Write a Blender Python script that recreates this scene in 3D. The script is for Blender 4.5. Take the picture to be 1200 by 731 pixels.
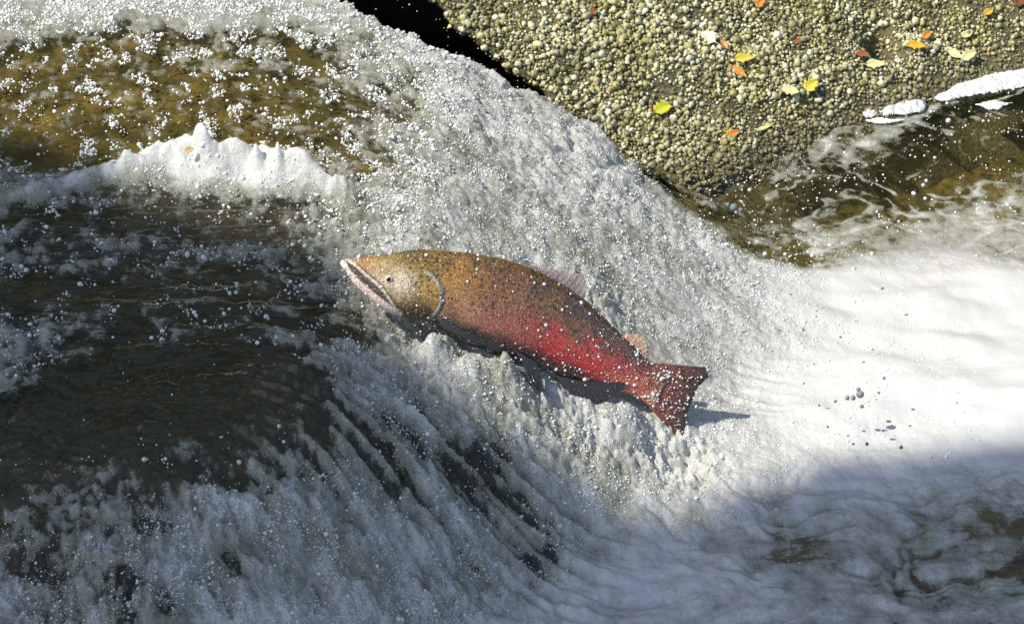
import bpy, bmesh, math, random
import numpy as np
from mathutils import Vector, Matrix

random.seed(7)
RNG = np.random.default_rng(7)
scene = bpy.context.scene
for o in list(bpy.data.objects):
    bpy.data.objects.remove(o)
COL = scene.collection

# ------------------------------------------------------------------ camera
PITCH = math.radians(30.0)
DIST = 9.0
MPP = 0.00170                       # metres per photo pixel at the aim point
FPX = DIST / MPP
AIM = np.array([0.0, 0.0, 0.25])
FWD = np.array([0.0, math.cos(PITCH), -math.sin(PITCH)])
UP = np.array([0.0, math.sin(PITCH), math.cos(PITCH)])
RIGHT = np.array([1.0, 0.0, 0.0])
CAM = AIM - FWD * DIST
cam_d = bpy.data.cameras.new('camera')
cam_d.sensor_width = 36.0
cam_d.lens = 36.0 * FPX / 1200.0
cam_d.clip_end = 500
cam = bpy.data.objects.new('camera', cam_d)
COL.objects.link(cam)
cam.location = CAM
cam.rotation_euler = (math.radians(90) - PITCH, 0, 0)
scene.camera = cam

# ------------------------------------------------------------------ light
SUN_EL = math.radians(52)
SUN_AZ = math.radians(-113)          # measured from +Y towards +X
SDIR = np.array([math.sin(SUN_AZ) * math.cos(SUN_EL), math.cos(SUN_AZ) * math.cos(SUN_EL), math.sin(SUN_EL)])
world = bpy.data.worlds.new('World')
scene.world = world
world.use_nodes = True
wn = world.node_tree.nodes
wl = world.node_tree.links
for n in list(wn):
    wn.remove(n)
sky = wn.new('ShaderNodeTexSky')
sky.sky_type = 'NISHITA'
sky.sun_disc = False
sky.sun_elevation = SUN_EL
sky.sun_rotation = SUN_AZ
bg = wn.new('ShaderNodeBackground')
bg.inputs['Strength'].default_value = 0.145
wo = wn.new('ShaderNodeOutputWorld')
wl.new(sky.outputs[0], bg.inputs[0])
wl.new(bg.outputs[0], wo.inputs[0])
sun_d = bpy.data.lights.new('sun', 'SUN')
sun_d.energy = 5.0
sun_d.angle = math.radians(0.53)
sun_d.color = (1.0, 0.94, 0.83)
sun = bpy.data.objects.new('sun', sun_d)
COL.objects.link(sun)
sun.rotation_euler = Vector(SDIR).to_track_quat('Z', 'Y').to_euler()
vs = scene.view_settings
vs.view_transform = 'Standard'
vs.look = 'None'
vs.exposure = 0.50
vs.gamma = 1.0
vs.use_curve_mapping = False
scene.cycles.max_bounces = 8
scene.cycles.transparent_max_bounces = 16
scene.cycles.caustics_reflective = False
scene.cycles.caustics_refractive = False
scene.cycles.sample_clamp_indirect = 4.0
scene.cycles.use_denoising = True

# ------------------------------------------------------------------ numpy helpers
_P = np.random.default_rng(3).permutation(256).astype(np.int32)
_A = np.linspace(0, 2 * np.pi, 256, endpoint=False)
_GX, _GY = np.cos(_A).astype(np.float32), np.sin(_A).astype(np.float32)


def perlin(x, y, seed=0):
    x = np.asarray(x, np.float32) + np.float32(seed * 17.31)
    y = np.asarray(y, np.float32) + np.float32(seed * 9.77)
    xi = np.floor(x).astype(np.int32)
    yi = np.floor(y).astype(np.int32)
    xf = x - xi
    yf = y - yi
    u = xf * xf * xf * (xf * (xf * 6 - 15) + 10)
    v = yf * yf * yf * (yf * (yf * 6 - 15) + 10)

    def g(a, b, dx, dy):
        h = _P[(_P[(xi + a) & 255] + yi + b + seed * 31) & 255]
        return _GX[h] * dx + _GY[h] * dy
    n00 = g(0, 0, xf, yf)
    n10 = g(1, 0, xf - 1, yf)
    n01 = g(0, 1, xf, yf - 1)
    n11 = g(1, 1, xf - 1, yf - 1)
    a = n00 + u * (n10 - n00)
    b = n01 + u * (n11 - n01)
    return (a + v * (b - a)) * 1.5


def fbm(x, y, octv=4, seed=0, gain=0.5, billow=False):
    s = 0
    a = 1.0
    t = 0
    f = 1.0
    for i in range(octv):
        n = perlin(x * f, y * f, seed + i * 5)
        if billow:
            n = 1 - 2 * np.abs(n)       # rounded valleys, used negated for lumps
        s = s + a * n
        t += a
        a *= gain
        f *= 2.03
    return s / t


def sstep(a, b, x):
    t = np.clip((x - a) / (b - a), 0, 1)
    return t * t * (3 - 2 * t)


def pix_dir(px, py):
    px = np.asarray(px, float)
    py = np.asarray(py, float)
    d = FWD[None] * FPX + RIGHT[None] * (px.reshape(-1, 1) - 600) - UP[None] * (py.reshape(-1, 1) - 365.5)
    return d / np.linalg.norm(d, axis=1)[:, None]


def at_z(px, py, z):
    d = pix_dir(px, py)
    t = (np.asarray(z, float).reshape(-1) - CAM[2]) / d[:, 2]
    return CAM[None] + d * t[:, None]


def at_depth(px, py, dep):
    d = pix_dir(px, py)
    t = np.asarray(dep, float).reshape(-1) / (d @ FWD)
    return CAM[None] + d * t[:, None]


class Field:
    """a smooth function of plan position held on a coarse grid"""
    X0, X1, Y0, Y1, N = -2.6, 2.6, -2.6, 3.2, 240

    def __init__(self, fn):
        xs = np.linspace(self.X0, self.X1, self.N)
        ys = np.linspace(self.Y0, self.Y1, self.N)
        X, Y = np.meshgrid(xs, ys)
        self.v = fn(X.ravel(), Y.ravel()).reshape(self.N, self.N).astype(np.float32)

    def __call__(self, x, y):
        return sample(self.v, x, y, self.X0, self.X1, self.Y0, self.Y1)


def sample(v, x, y, X0, X1, Y0, Y1):
    ny, nx = v.shape
    fx = np.clip((np.asarray(x) - X0) / (X1 - X0) * (nx - 1), 0, nx - 1.001)
    fy = np.clip((np.asarray(y) - Y0) / (Y1 - Y0) * (ny - 1), 0, ny - 1.001)
    i = fx.astype(np.int32)
    j = fy.astype(np.int32)
    a = fx - i
    b = fy - j
    return (v[j, i] * (1 - a) + v[j, i + 1] * a) * (1 - b) + (v[j + 1, i] * (1 - a) + v[j + 1, i + 1] * a) * b


def sample_cubic(v, x, y, X0, X1, Y0, Y1):
    ny, nx = v.shape
    fx = np.clip((np.asarray(x) - X0) / (X1 - X0) * (nx - 1), 1, nx - 2.001)
    fy = np.clip((np.asarray(y) - Y0) / (Y1 - Y0) * (ny - 1), 1, ny - 2.001)
    i = fx.astype(np.int32)
    j = fy.astype(np.int32)

    def wts(t):
        t2, t3 = t * t, t * t * t
        return ((1 - 3 * t + 3 * t2 - t3) / 6, (4 - 6 * t2 + 3 * t3) / 6, (1 + 3 * t + 3 * t2 - 3 * t3) / 6, t3 / 6)
    wx, wy = wts(fx - i), wts(fy - j)
    out = 0
    for b in range(4):
        row = 0
        for a in range(4):
            row = row + wx[a] * v[j + b - 1, i + a - 1]
        out = out + wy[b] * row
    return out


def tps(P, z, lam=1e-3):
    n = len(P)
    d = np.linalg.norm(P[:, None] - P[None], axis=2)
    K = np.where(d > 0, d * d * np.log(d + 1e-12), 0) + lam * np.eye(n)
    A = np.zeros((n + 3, n + 3))
    A[:n, :n] = K
    A[:n, n] = 1
    A[:n, n + 1:] = P
    A[n:, :n] = A[:n, n:].T
    w = np.linalg.solve(A, np.concatenate([z, np.zeros(3)]))

    def f(x, y):
        r2 = (x[:, None] - P[None, :, 0]) ** 2 + (y[:, None] - P[None, :, 1]) ** 2
        return (0.5 * r2 * np.log(r2 + 1e-12)) @ w[:n] + w[n] + x * w[n + 1] + y * w[n + 2]
    return f


def gauss(P, val, sig):
    val = np.asarray(val, float)

    def f(x, y):
        r2 = (x[:, None] - P[None, :, 0]) ** 2 + (y[:, None] - P[None, :, 1]) ** 2
        w = np.exp(-r2 / (2 * sig * sig)) + 1e-7 / (r2 + 0.01)
        return (w @ val) / w.sum(1)
    return f


def polydist(x, y, pts):
    """distance, side (+ = left of travel direction) to a polyline in plan"""
    best = np.full(x.shape, 1e9)
    side = np.zeros(x.shape)
    for a, b in zip(pts[:-1], pts[1:]):
        e = b - a
        L = e @ e
        t = np.clip(((x - a[0]) * e[0] + (y - a[1]) * e[1]) / L, 0, 1)
        dx = x - a[0] - t * e[0]
        dy = y - a[1] - t * e[1]
        d = np.hypot(dx, dy)
        s = np.sign(e[0] * (y - a[1]) - e[1] * (x - a[0]))
        m = d < best
        best = np.where(m, d, best)
        side = np.where(m, s, side)
    return best * side


def inside(x, y, poly):
    c = np.zeros(x.shape, bool)
    n = len(poly)
    for i in range(n):
        x1, y1 = poly[i]
        x2, y2 = poly[(i + 1) % n]
        m = ((y1 > y) != (y2 > y)) & (x < (x2 - x1) * (y - y1) / (y2 - y1 + 1e-12) + x1)
        c ^= m
    return c


# ------------------------------------------------------------------ object helpers
def tag(o, label=None, cat=None, group=None, kind=None):
    if label:
        o['label'] = label
    if cat:
        o['category'] = cat
    if group:
        o['group'] = group
    if kind:
        o['kind'] = kind
    return o


def grid_mesh(name, V, nu, nv, mat, parent=None, wrap_v=False, smooth=True, extra=None):
    """V: (nu*nv,3) vertices, rows of nv"""
    me = bpy.data.meshes.new(name)
    idx = np.arange(nu * nv, dtype=np.int32).reshape(nu, nv)
    if wrap_v:
        idx = np.concatenate([idx, idx[:, :1]], axis=1)
    q = np.stack([idx[:-1, :-1], idx[1:, :-1], idx[1:, 1:], idx[:-1, 1:]], axis=-1).reshape(-1, 4)
    if extra is not None:
        q = np.concatenate([q, extra])
    me.vertices.add(len(V))
    me.vertices.foreach_set('co', np.ascontiguousarray(V, np.float32).ravel())
    me.loops.add(q.size)
    me.loops.foreach_set('vertex_index', q.ravel().astype(np.int32))
    me.polygons.add(len(q))
    me.polygons.foreach_set('loop_start', np.arange(0, q.size, 4, dtype=np.int32))
    me.polygons.foreach_set('use_smooth', np.full(len(q), smooth))
    me.update(calc_edges=True)
    me.materials.append(mat)
    o = bpy.data.objects.new(name, me)
    COL.objects.link(o)
    o.parent = parent
    return o


def attr(o, name, vals):
    a = o.data.attributes.new(name, 'FLOAT', 'POINT')
    a.data.foreach_set('value', np.ascontiguousarray(vals, np.float32).ravel())


def vcol(o, name, rgb):
    a = o.data.attributes.new(name, 'FLOAT_COLOR', 'POINT')
    c = np.ones((len(rgb), 4), np.float32)
    c[:, :3] = rgb
    a.data.foreach_set('color', c.ravel())


def srgb(r, g, b):
    c = np.array([r, g, b], float) / 255
    return np.where(c < 0.04045, c / 12.92, ((c + 0.055) / 1.055) ** 2.4)


class M:
    """small node-material builder"""
    def __init__(self, name):
        self.m = bpy.data.materials.new(name)
        self.m.use_nodes = True
        self.t = self.m.node_tree
        for n in list(self.t.nodes):
            self.t.nodes.remove(n)
        self.out = self.t.nodes.new('ShaderNodeOutputMaterial')

    def n(self, kind, ins=None, **props):
        nd = self.t.nodes.new('ShaderNode' + kind)
        for k, v in props.items():
            setattr(nd, k, v)
        for k, v in (ins or {}).items():
            self.set(nd, k, v)
        return nd

    def set(self, nd, k, v):
        s = nd.inputs[k]
        if isinstance(v, bpy.types.NodeSocket):
            self.t.links.new(v, s)
        elif isinstance(v, bpy.types.Node):
            self.t.links.new(v.outputs[0], s)
        else:
            if isinstance(v, (tuple, list, np.ndarray)) and len(v) == 3 and s.type == 'RGBA':
                v = (*v, 1)
            s.default_value = v

    def math(self, op, a, b=0.0, clamp=False):
        return self.n('Math', {0: a, 1: b}, operation=op, use_clamp=clamp).outputs[0]

    def mix(self, f, a, b):
        nd = self.n('Mix', data_type='RGBA')
        self.set(nd, 'Factor', f)
        self.set(nd, 6, a)
        self.set(nd, 7, b)
        return nd.outputs[2]

    def ramp(self, f, stops):
        nd = self.n('ValToRGB', {0: f})
        e = nd.color_ramp.elements
        while len(e) < len(stops):
            e.new(0.5)
        for k, (p, c) in enumerate(stops):
            e[k].position = p
            e[k].color = (*c, 1) if len(c) == 3 else c
        return nd.outputs[0]

    def step(self, lo, hi, f):
        nd = self.n('MapRange', {0: f, 1: lo, 2: hi, 3: 0.0, 4: 1.0}, interpolation_type='SMOOTHSTEP')
        return nd.outputs[0]

    def at(self, name, out='Fac', kind='GEOMETRY'):
        return self.n('Attribute', attribute_name=name, attribute_type=kind).outputs[out]

    def pos(self, obj=False):
        return self.n('TexCoord').outputs['Object'] if obj else self.n('NewGeometry').outputs['Position']

    def noise(self, vec, scale, detail=3.0, rough=0.55):
        return self.n('TexNoise', {'Vector': vec, 'Scale': scale, 'Detail': detail, 'Roughness': rough}).outputs[0]

    def finish(self, sh):
        self.t.links.new(sh if isinstance(sh, bpy.types.NodeSocket) else sh.outputs[0], self.out.inputs[0])
        return self.m


# ------------------------------------------------------------------ materials
def mat_water():
    m = M('river_water')
    p = m.pos()
    foam = m.at('foam')
    soft = m.at('soft')
    n1 = m.noise(p, 300.0, 3.0, 0.65)
    n2 = m.noise(p, 60.0, 3.0, 0.6)
    n3 = m.noise(p, 520.0, 2.0, 0.6)
    d1 = m.math('SUBTRACT', n1, 0.5)
    d2 = m.math('SUBTRACT', n2, 0.5)
    d3 = m.math('SUBTRACT', n3, 0.5)
    nn = m.math('ADD', m.math('ADD', m.math('MULTIPLY', d1, 1.15), m.math('MULTIPLY', d3, 0.7)), m.math('MULTIPLY', d2, 0.55))
    amt = m.math('ADD', 0.42, m.math('MULTIPLY', m.step(0.5, 0.9, foam), 0.58))
    edge = m.math('MULTIPLY', m.math('MULTIPLY', amt, m.math('SUBTRACT', 1.0, m.math('MULTIPLY', soft, 0.8))), nn)
    f = m.math('ADD', foam, edge)
    cov = m.math('MULTIPLY', m.step(0.42, 0.60, f), m.math('ADD', 0.88, m.math('MULTIPLY', soft, 0.1)))
    white = m.step(0.60, 1.18, m.math('ADD', f, m.math('MULTIPLY', soft, 0.28)))
    fcol = m.mix(white, (0.40, 0.405, 0.32), (0.89, 0.885, 0.86))
    bump_h = m.math('ADD', m.math('ADD', m.math('MULTIPLY', n1, 0.6), n2), m.math('MULTIPLY', n3, 0.3))
    bf = m.n('Bump', {'Strength': m.math('SUBTRACT', 0.85, m.math('MULTIPLY', soft, 0.6)), 'Distance': 0.006, 'Height': bump_h})
    foam_sh = m.n('BsdfPrincipled', {'Base Color': fcol, 'Roughness': 0.22, 'IOR': 1.33,
                                     'Specular IOR Level': 0.5, 'Normal': bf})
    tl = m.n('BsdfTranslucent', {'Color': fcol, 'Normal': bf})
    foam_mix = m.n('MixShader', {0: 0.45, 1: foam_sh, 2: tl})
    # clear water: see-through, with a real Fresnel sheen
    r1 = m.noise(p, 42.0, 3.0, 0.6)
    bc = m.n('Bump', {'Strength': 0.3, 'Distance': 0.003, 'Height': r1})
    tr = m.n('BsdfTransparent', {'Color': (0.86, 0.83, 0.66)})
    gl = m.n('BsdfGlossy', {'Color': (1, 1, 1), 'Roughness': 0.12, 'Normal': bc})
    gi_ = m.n('NewGeometry').outputs['Incoming']
    dt = m.n('VectorMath', {0: gi_, 1: bc.outputs[0]}, operation='DOT_PRODUCT').outputs['Value']
    one = m.math('SUBTRACT', 1.0, m.math('ABSOLUTE', dt), clamp=True)
    fr = m.math('ADD', 0.02, m.math('MULTIPLY', m.math('POWER', one, 5.0), 0.98), clamp=True)
    clear = m.n('MixShader', {0: fr, 1: tr, 2: gl})
    return m.finish(m.n('MixShader', {0: cov, 1: clear, 2: foam_mix}))


def mat_bed():
    m = M('algae_covered_rock_bed')
    p = m.pos()
    n = m.noise(p, 9.0, 6.0, 0.65)
    n2 = m.noise(p, 70.0, 4.0, 0.6)
    c = m.ramp(n, [(0.30, (0.034, 0.030, 0.011)), (0.5, (0.095, 0.077, 0.026)), (0.70, (0.23, 0.165, 0.052))])
    c = m.mix(m.step(0.45, 0.7, n2), c, (0.06, 0.048, 0.016))
    c = m.mix(m.at('bare_and_shade'), c, (0.026, 0.024, 0.020))  # dark bare rock, plus shade painted on the ledge below the ridge
    b = m.n('Bump', {'Strength': 0.8, 'Distance': 0.01, 'Height': m.math('ADD', n, m.math('MULTIPLY', n2, 0.3))})
    return m.finish(m.n('BsdfPrincipled', {'Base Color': c, 'Roughness': 0.45, 'Normal': b}))


def mat_foam(name, col, rough=0.35):
    m = M(name)
    p = m.pos()
    rnd = m.n('ObjectInfo').outputs['Random']
    c = m.mix(m.math('MULTIPLY', rnd, 0.55), col, (0.55, 0.56, 0.52))
    bmp = m.n('Bump', {'Strength': 0.6, 'Distance': 0.004, 'Height': m.noise(p, 260.0, 3.0, 0.6)})
    a = m.n('BsdfPrincipled', {'Base Color': c, 'Roughness': rough, 'IOR': 1.33, 'Coat Weight': 0.25, 'Coat Roughness': 0.08, 'Normal': bmp})
    t = m.n('BsdfTranslucent', {'Color': c})
    return m.finish(m.n('MixShader', {0: 0.3, 1: a, 2: t}))


def mat_drop():
    m = M('clear_water_drop')
    a = m.n('BsdfPrincipled', {'Base Color': (0.22, 0.25, 0.27), 'Roughness': 0.05, 'IOR': 1.33, 'Transmission Weight': 0.35})
    return m.finish(a)


def mat_rock():
    m = M('mossy_boulder_rock')
    p = m.pos()
    n = m.noise(p, 7.0, 5.0, 0.6)
    n2 = m.noise(p, 120.0, 4.0, 0.65)
    moss = m.ramp(n, [(0.3, (0.030, 0.026, 0.012)), (0.5, (0.06, 0.052, 0.018)), (0.7, (0.13, 0.095, 0.03))])
    moss = m.mix(m.step(0.4, 0.68, n2), moss, (0.12, 0.11, 0.05))
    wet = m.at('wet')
    c = m.mix(wet, moss, (0.016, 0.013, 0.010))  # dark wet rock; also paints shade onto the undercut side
    b = m.n('Bump', {'Strength': 0.9, 'Distance': 0.008, 'Height': n2})
    return m.finish(m.n('BsdfPrincipled', {'Base Color': c, 'Roughness': 0.7, 'Normal': b}))


def mat_pebble():
    m = M('pebble_stone')
    p = m.pos()
    rnd = m.n('ObjectInfo').outputs['Random']
    c = m.ramp(rnd, [(0.0, (0.12, 0.105, 0.04)), (0.2, (0.28, 0.26, 0.12)), (0.45, (0.45, 0.43, 0.25)),
                     (0.8, (0.60, 0.585, 0.40)), (1.0, (0.80, 0.79, 0.70))])
    n = m.noise(p, 6.0, 4.0, 0.6)
    alg = m.noise(p, 90.0, 3.0, 0.6)
    k = m.math('MULTIPLY', m.step(0.42, 0.68, n), m.step(0.3, 0.6, alg))
    c = m.mix(m.math('MULTIPLY', k, 0.8), c, (0.30, 0.25, 0.055))
    c = m.mix(0.17, c, (0.36, 0.33, 0.09))
    big_ = m.noise(p, 16.0, 4.0, 0.65)
    c = m.mix(m.math('MULTIPLY', m.step(0.46, 0.62, big_), 0.75), c, (0.12, 0.105, 0.035))
    c = m.mix(m.math('MULTIPLY', m.step(0.46, 0.7, alg), 0.6), c, (0.11, 0.10, 0.045))
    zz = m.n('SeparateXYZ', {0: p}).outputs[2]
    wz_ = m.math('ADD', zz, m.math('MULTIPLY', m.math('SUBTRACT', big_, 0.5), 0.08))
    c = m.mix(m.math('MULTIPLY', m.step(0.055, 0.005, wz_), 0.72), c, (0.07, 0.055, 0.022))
    b = m.n('Bump', {'Strength': 0.5, 'Distance': 0.003, 'Height': alg})
    return m.finish(m.n('BsdfPrincipled', {'Base Color': c, 'Roughness': 0.6, 'Normal': b}))


def mat_leaf(name, c1, c2):
    m = M(name)
    p = m.pos(obj=True)
    n = m.noise(p, 120.0, 3.0, 0.6)
    c = m.mix(m.step(0.35, 0.7, n), tuple(np.array(c1) * .78), tuple(np.array(c2) * .86))
    c = m.mix(m.math('MULTIPLY', m.step(0.58, 0.75, m.noise(p, 3.0, 3.0, 0.6)), 0.6), c, (0.20, 0.10, 0.03))
    a = m.n('BsdfPrincipled', {'Base Color': c, 'Roughness': 0.5})
    t = m.n('BsdfTranslucent', {'Color': c})
    return m.finish(m.n('MixShader', {0: 0.25, 1: a, 2: t}))


def mat_plain(name, c, rough=0.6, **kw):
    m = M(name)
    p = m.pos(obj=True)
    n = m.noise(p, 40.0, 4.0, 0.6)
    cc = m.mix(m.step(0.3, 0.7, n), tuple(np.array(c) * 0.75), tuple(np.minimum(np.array(c) * 1.2, 1)))
    return m.finish(m.n('BsdfPrincipled', {'Base Color': cc, 'Roughness': rough, **kw}))


def mat_fish(rays=False):
    m = M('fish_fin' if rays else 'fish_skin')
    p = m.pos(obj=True)
    c = m.at('pigment', 'Color')
    spot = m.at('spots')
    fine = m.noise(p, 330.0, 2.0, 0.6)
    # small dark freckles
    v = m.n('TexVoronoi', {'Vector': p, 'Scale': 115.0, 'Randomness': 1.0}).outputs['Distance']
    v2 = m.n('TexVoronoi', {'Vector': p, 'Scale': 62.0, 'Randomness': 1.0}).outputs['Distance']
    pick = m.noise(p, 24.0, 2.0, 0.5)
    k1 = m.math('MULTIPLY', m.math('SUBTRACT', 1.0, m.step(0.26, 0.44, v)), m.step(0.34, 0.5, pick))
    k2 = m.math('MULTIPLY', m.math('SUBTRACT', 1.0, m.step(0.10, 0.24, v2)), m.step(0.45, 0.6, m.noise(p, 31.0, 2.0, 0.5)))
    k = m.math('MULTIPLY', m.math('MAXIMUM', m.math('MULTIPLY', k1, 0.75), k2), spot)
    cc = m.mix(m.math('MULTIPLY', m.step(0.40, 0.62, fine), 0.55), c, (0.03, 0.020, 0.012))
    cc = m.mix(m.math('MULTIPLY', m.step(0.54, 0.70, m.noise(p, 280.0, 2.0, 0.6)), 0.12 if rays else 0.55), cc, (0.60, 0.49, 0.26))
    cc = m.mix(k, cc, (0.018, 0.014, 0.012))
    sc = m.n('TexVoronoi', {'Vector': p, 'Scale': 210.0, 'Randomness': 0.6}).outputs['Distance']
    b = m.n('Bump', {'Strength': 0.45, 'Distance': 0.002, 'Height': m.math('SUBTRACT', fine, sc)})
    return m.finish(m.n('BsdfPrincipled', {'Base Color': cc, 'Roughness': 0.36, 'IOR': 1.4, 'Normal': b,
                                           'Coat Weight': 1.0, 'Coat Roughness': 0.07, 'Coat IOR': 1.33}))


WATER, BED, ROCK, PEBBLE = mat_water(), mat_bed(), mat_rock(), mat_pebble()
BUBBLE = mat_foam('foam_bubble', (0.86, 0.87, 0.86))
FOAM = mat_foam('thick_foam', (0.88, 0.88, 0.86), 0.6)
DROP = mat_drop()
FISH, FIN = mat_fish(), mat_fish(True)

# ------------------------------------------------------------------ the lie of the water (control points: photo pixel + height)
HC = np.array([
    (-400, -100, .47), (0, -60, .46), (250, -40, .455), (0, 0, .445), (200, 0, .44), (380, 5, .43), (-400, 200, .43), (0, 100, .425), (200, 100, .42), (400, 100, .41),
    (-400, 400, .40), (0, 300, .395), (200, 300, .39), (350, 300, .385), (0, 450, .385), (200, 450, .38), (370, 450, .37), (385, 370, .375),
    (400, 490, .352), (300, 540, .35), (100, 570, .35), (0, 590, .345), (-400, 620, .34),
    (0, 720, .275), (200, 720, .25), (380, 700, .18), (300, 620, .295), (500, 600, .185), (450, 530, .28), (-400, 760, .26), (0, 900, .15), (300, 850, .08),
    (590, 650, .06), (620, 700, .02), (580, 760, .0), (500, 450, .295), (600, 550, .16), (680, 620, .04), (600, 460, .235), (700, 500, .14), (780, 560, .05), (830, 610, .02),
    (440, 45, .415), (500, 100, .385), (510, 200, .365), (480, 280, .365), (600, 200, .305), (600, 300, .29), (640, 140, .275), (700, 185, .22), (700, 280, .215), (700, 380, .175),
    (760, 230, .155), (800, 300, .12), (800, 400, .09), (860, 300, .065), (860, 450, .03), (920, 330, .035),
    (1000, 320, .015), (1200, 300, .0), (1200, 731, .0), (900, 731, .0), (1000, 470, .03), (1150, 450, .02), (860, 235, .04), (1000, 200, .0), (1200, 100, .0), (1500, 300, 0), (1500, 700, 0), (900, 180, 0.0),
    (1200, 900, 0), (800, 900, 0), (1500, 0, 0), (1100, 580, 0.0)])
HP = at_z(HC[:, 0], HC[:, 1], HC[:, 2])
BASE = Field(tps(HP[:, :2], HC[:, 2], 4e-3))


def base_h(x, y):
    return np.clip(sample_cubic(BASE.v, x, y, Field.X0, Field.X1, Field.Y0, Field.Y1), -0.02, 0.50)


# far edge of the chute, where the water falls away into the dark gap under the boulder
EC = np.array([(120, -30, .455), (300, -14, .445), (400, 2, .43), (462, 36, .41), (520, 60, .375), (560, 66, .345), (600, 94, .31), (640, 100, .287), (700, 134, .233), (762, 180, .168), (806, 206, .118), (845, 230, .075)])
EP = at_z(EC[:, 0], EC[:, 1], EC[:, 2])[:, :2]
EP = np.concatenate([np.array([[-3.0, EP[0, 1] + 0.25]]), EP])


def raycast(px, py, fn, z0=0.7, n=320):
    d = pix_dir(px, py)
    t0 = (z0 - CAM[2]) / d[:, 2]
    t1 = (-0.35 - CAM[2]) / d[:, 2]
    hit = t1.copy()
    done = np.zeros(len(d), bool)
    for i in range(n):
        t = t0 + (t1 - t0) * i / n
        p = CAM[None] + d * t[:, None]
        m = (~done) & (p[:, 2] <= fn(p[:, 0], p[:, 1]))
        hit[m] = t[m]
        done |= m
    return CAM[None] + d * hit[:, None]


def plan(px, py):
    """plan position of photo pixels on the plain water surface"""
    return raycast(px, py, base_h)[:, :2]


# foam cover (photo pixel, cover)
FC = np.array([
    (0, 0, .85), (100, 5, .85), (200, 0, .8), (300, 15, .75), (400, 12, .85), (0, 30, .65), (150, 40, .5), (320, 45, .5), (50, 70, .38), (150, 75, .40), (250, 70, .46), (350, 70, .42), (440, 60, .6),
    (30, 130, .36), (130, 120, .40), (230, 110, .38), (330, 110, .40), (420, 110, .42), (470, 110, .55), (60, 180, .30), (150, 165, .36), (250, 150, .36), (350, 170, .40), (430, 170, .48), (480, 170, .68),
    (30, 225, .6), (120, 215, .5), (220, 205, .68), (310, 205, .68), (380, 220, .55), (430, 235, .75), (-80, 240, .5),
    (60, 260, .24), (170, 245, .28), (280, 240, .32), (350, 250, .36), (420, 265, .7), (20, 290, .42), (100, 295, .42), (200, 300, .36), (300, 290, .42), (380, 290, .50),
    (50, 340, .22), (150, 345, .2), (250, 340, .24), (350, 330, .28), (395, 345, .42), (0, 375, .38), (90, 380, .36), (200, 378, .34), (300, 380, .30), (370, 385, .25), (15, 415, .7), (70, 412, .45), (130, 425, .15),
    (100, 460, .12), (200, 440, .16), (280, 430, .18), (350, 450, .14), (380, 490, .22), (50, 510, .15), (150, 510, .16), (260, 510, .14), (330, 520, .2), (100, 545, .3), (0, 560, .3),
    (200, 545, .38), (280, 548, .40), (340, 550, .62), (60, 590, .24), (160, 590, .36), (120, 620, .36), (250, 600, .58), (340, 610, .66), (0, 630, .3), (90, 655, .5), (180, 660, .56), (280, 670, .64), (20, 680, .5), (60, 710, .46), (150, 720, .48), (250, 720, .6), (350, 700, .64), (400, 590, .66), (430, 640, .76), (450, 710, .74), (540, 690, .8), (500, 650, .72),
    (420, 430, .85), (420, 330, .8), (450, 480, .68), (400, 500, .45), (520, 450, .85), (500, 510, .60), (470, 560, .66), (550, 560, .52), (600, 600, .5), (560, 630, .6), (640, 630, .56), (600, 510, .78), (660, 560, .72), (700, 600, .78), (600, 660, .7),
    (460, 280, .85), (520, 80, .92), (480, 50, .95), (560, 130, .95), (540, 220, .9), (620, 160, .97), (620, 260, .85), (680, 220, .95), (680, 310, .8), (740, 300, .85), (740, 240, .95), (790, 260, .97), (820, 330, .9), (760, 380, .85), (860, 400, .92), (700, 480, .88), (780, 540, .85), (840, 500, .92),
    (900, 330, .95), (960, 360, 1.1), (1050, 350, 1.15), (1150, 340, 1.1), (1000, 420, 1.2), (1100, 430, 1.2), (1190, 420, 1.15), (1000, 500, 1.1), (1150, 500, 1.1), (920, 480, 1.0),
    (870, 215, .35), (850, 250, .4), (900, 250, .36), (900, 195, .55), (950, 180, .5), (930, 225, .22), (1000, 210, .22), (1010, 175, .55), (1050, 165, .45), (990, 240, .30), (950, 260, .36), (1050, 235, .22), (900, 280, .36), (960, 275, .66), (1010, 285, .55), (1080, 215, .10), (1100, 180, .08), (1170, 160, .08), (1150, 195, .10), (1060, 195, .2), (1120, 225, .45), (1080, 265, .62), (1190, 215, .60), (1160, 250, .62), (1190, 280, .62), (1100, 300, .8), (1190, 130, .2), (1110, 140, .3),
    (700, 690, .92), (800, 680, .92), (900, 690, .9), (760, 720, .9), (850, 620, .9), (760, 620, .88), (940, 590, .86), (1000, 560, .9), (1100, 560, .92), (1190, 560, .9), (1050, 600, .85), (900, 640, .72), (1000, 640, .72), (1080, 650, .76), (1130, 620, .56), (1180, 615, .46), (1190, 650, .66), (1100, 610, .8), (1120, 680, .76), (1000, 690, .75), (1080, 720, .76), (1180, 720, .74), (660, 720, .9), (940, 655, .6), (1600, 400, .9), (1600, 700, .6), (-300, 400, .3), (-300, 650, .5), (-300, 100, .4)])
FC[:, 2] += np.where((FC[:, 0] < 400) & (FC[:, 1] > 245) & (FC[:, 1] < 400) & (FC[:, 0] >= 0), 0.10, 0)
FC[:, 2] = np.where(FC[:, 2] > 1.02, 0.98 + (FC[:, 2] - 1.02) * .35, FC[:, 2])
FC[:, 2] += np.where((FC[:, 0] > 830) & (FC[:, 1] < 300) & (FC[:, 2] > .19) & (FC[:, 2] < .6), 0.05, 0)
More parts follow.
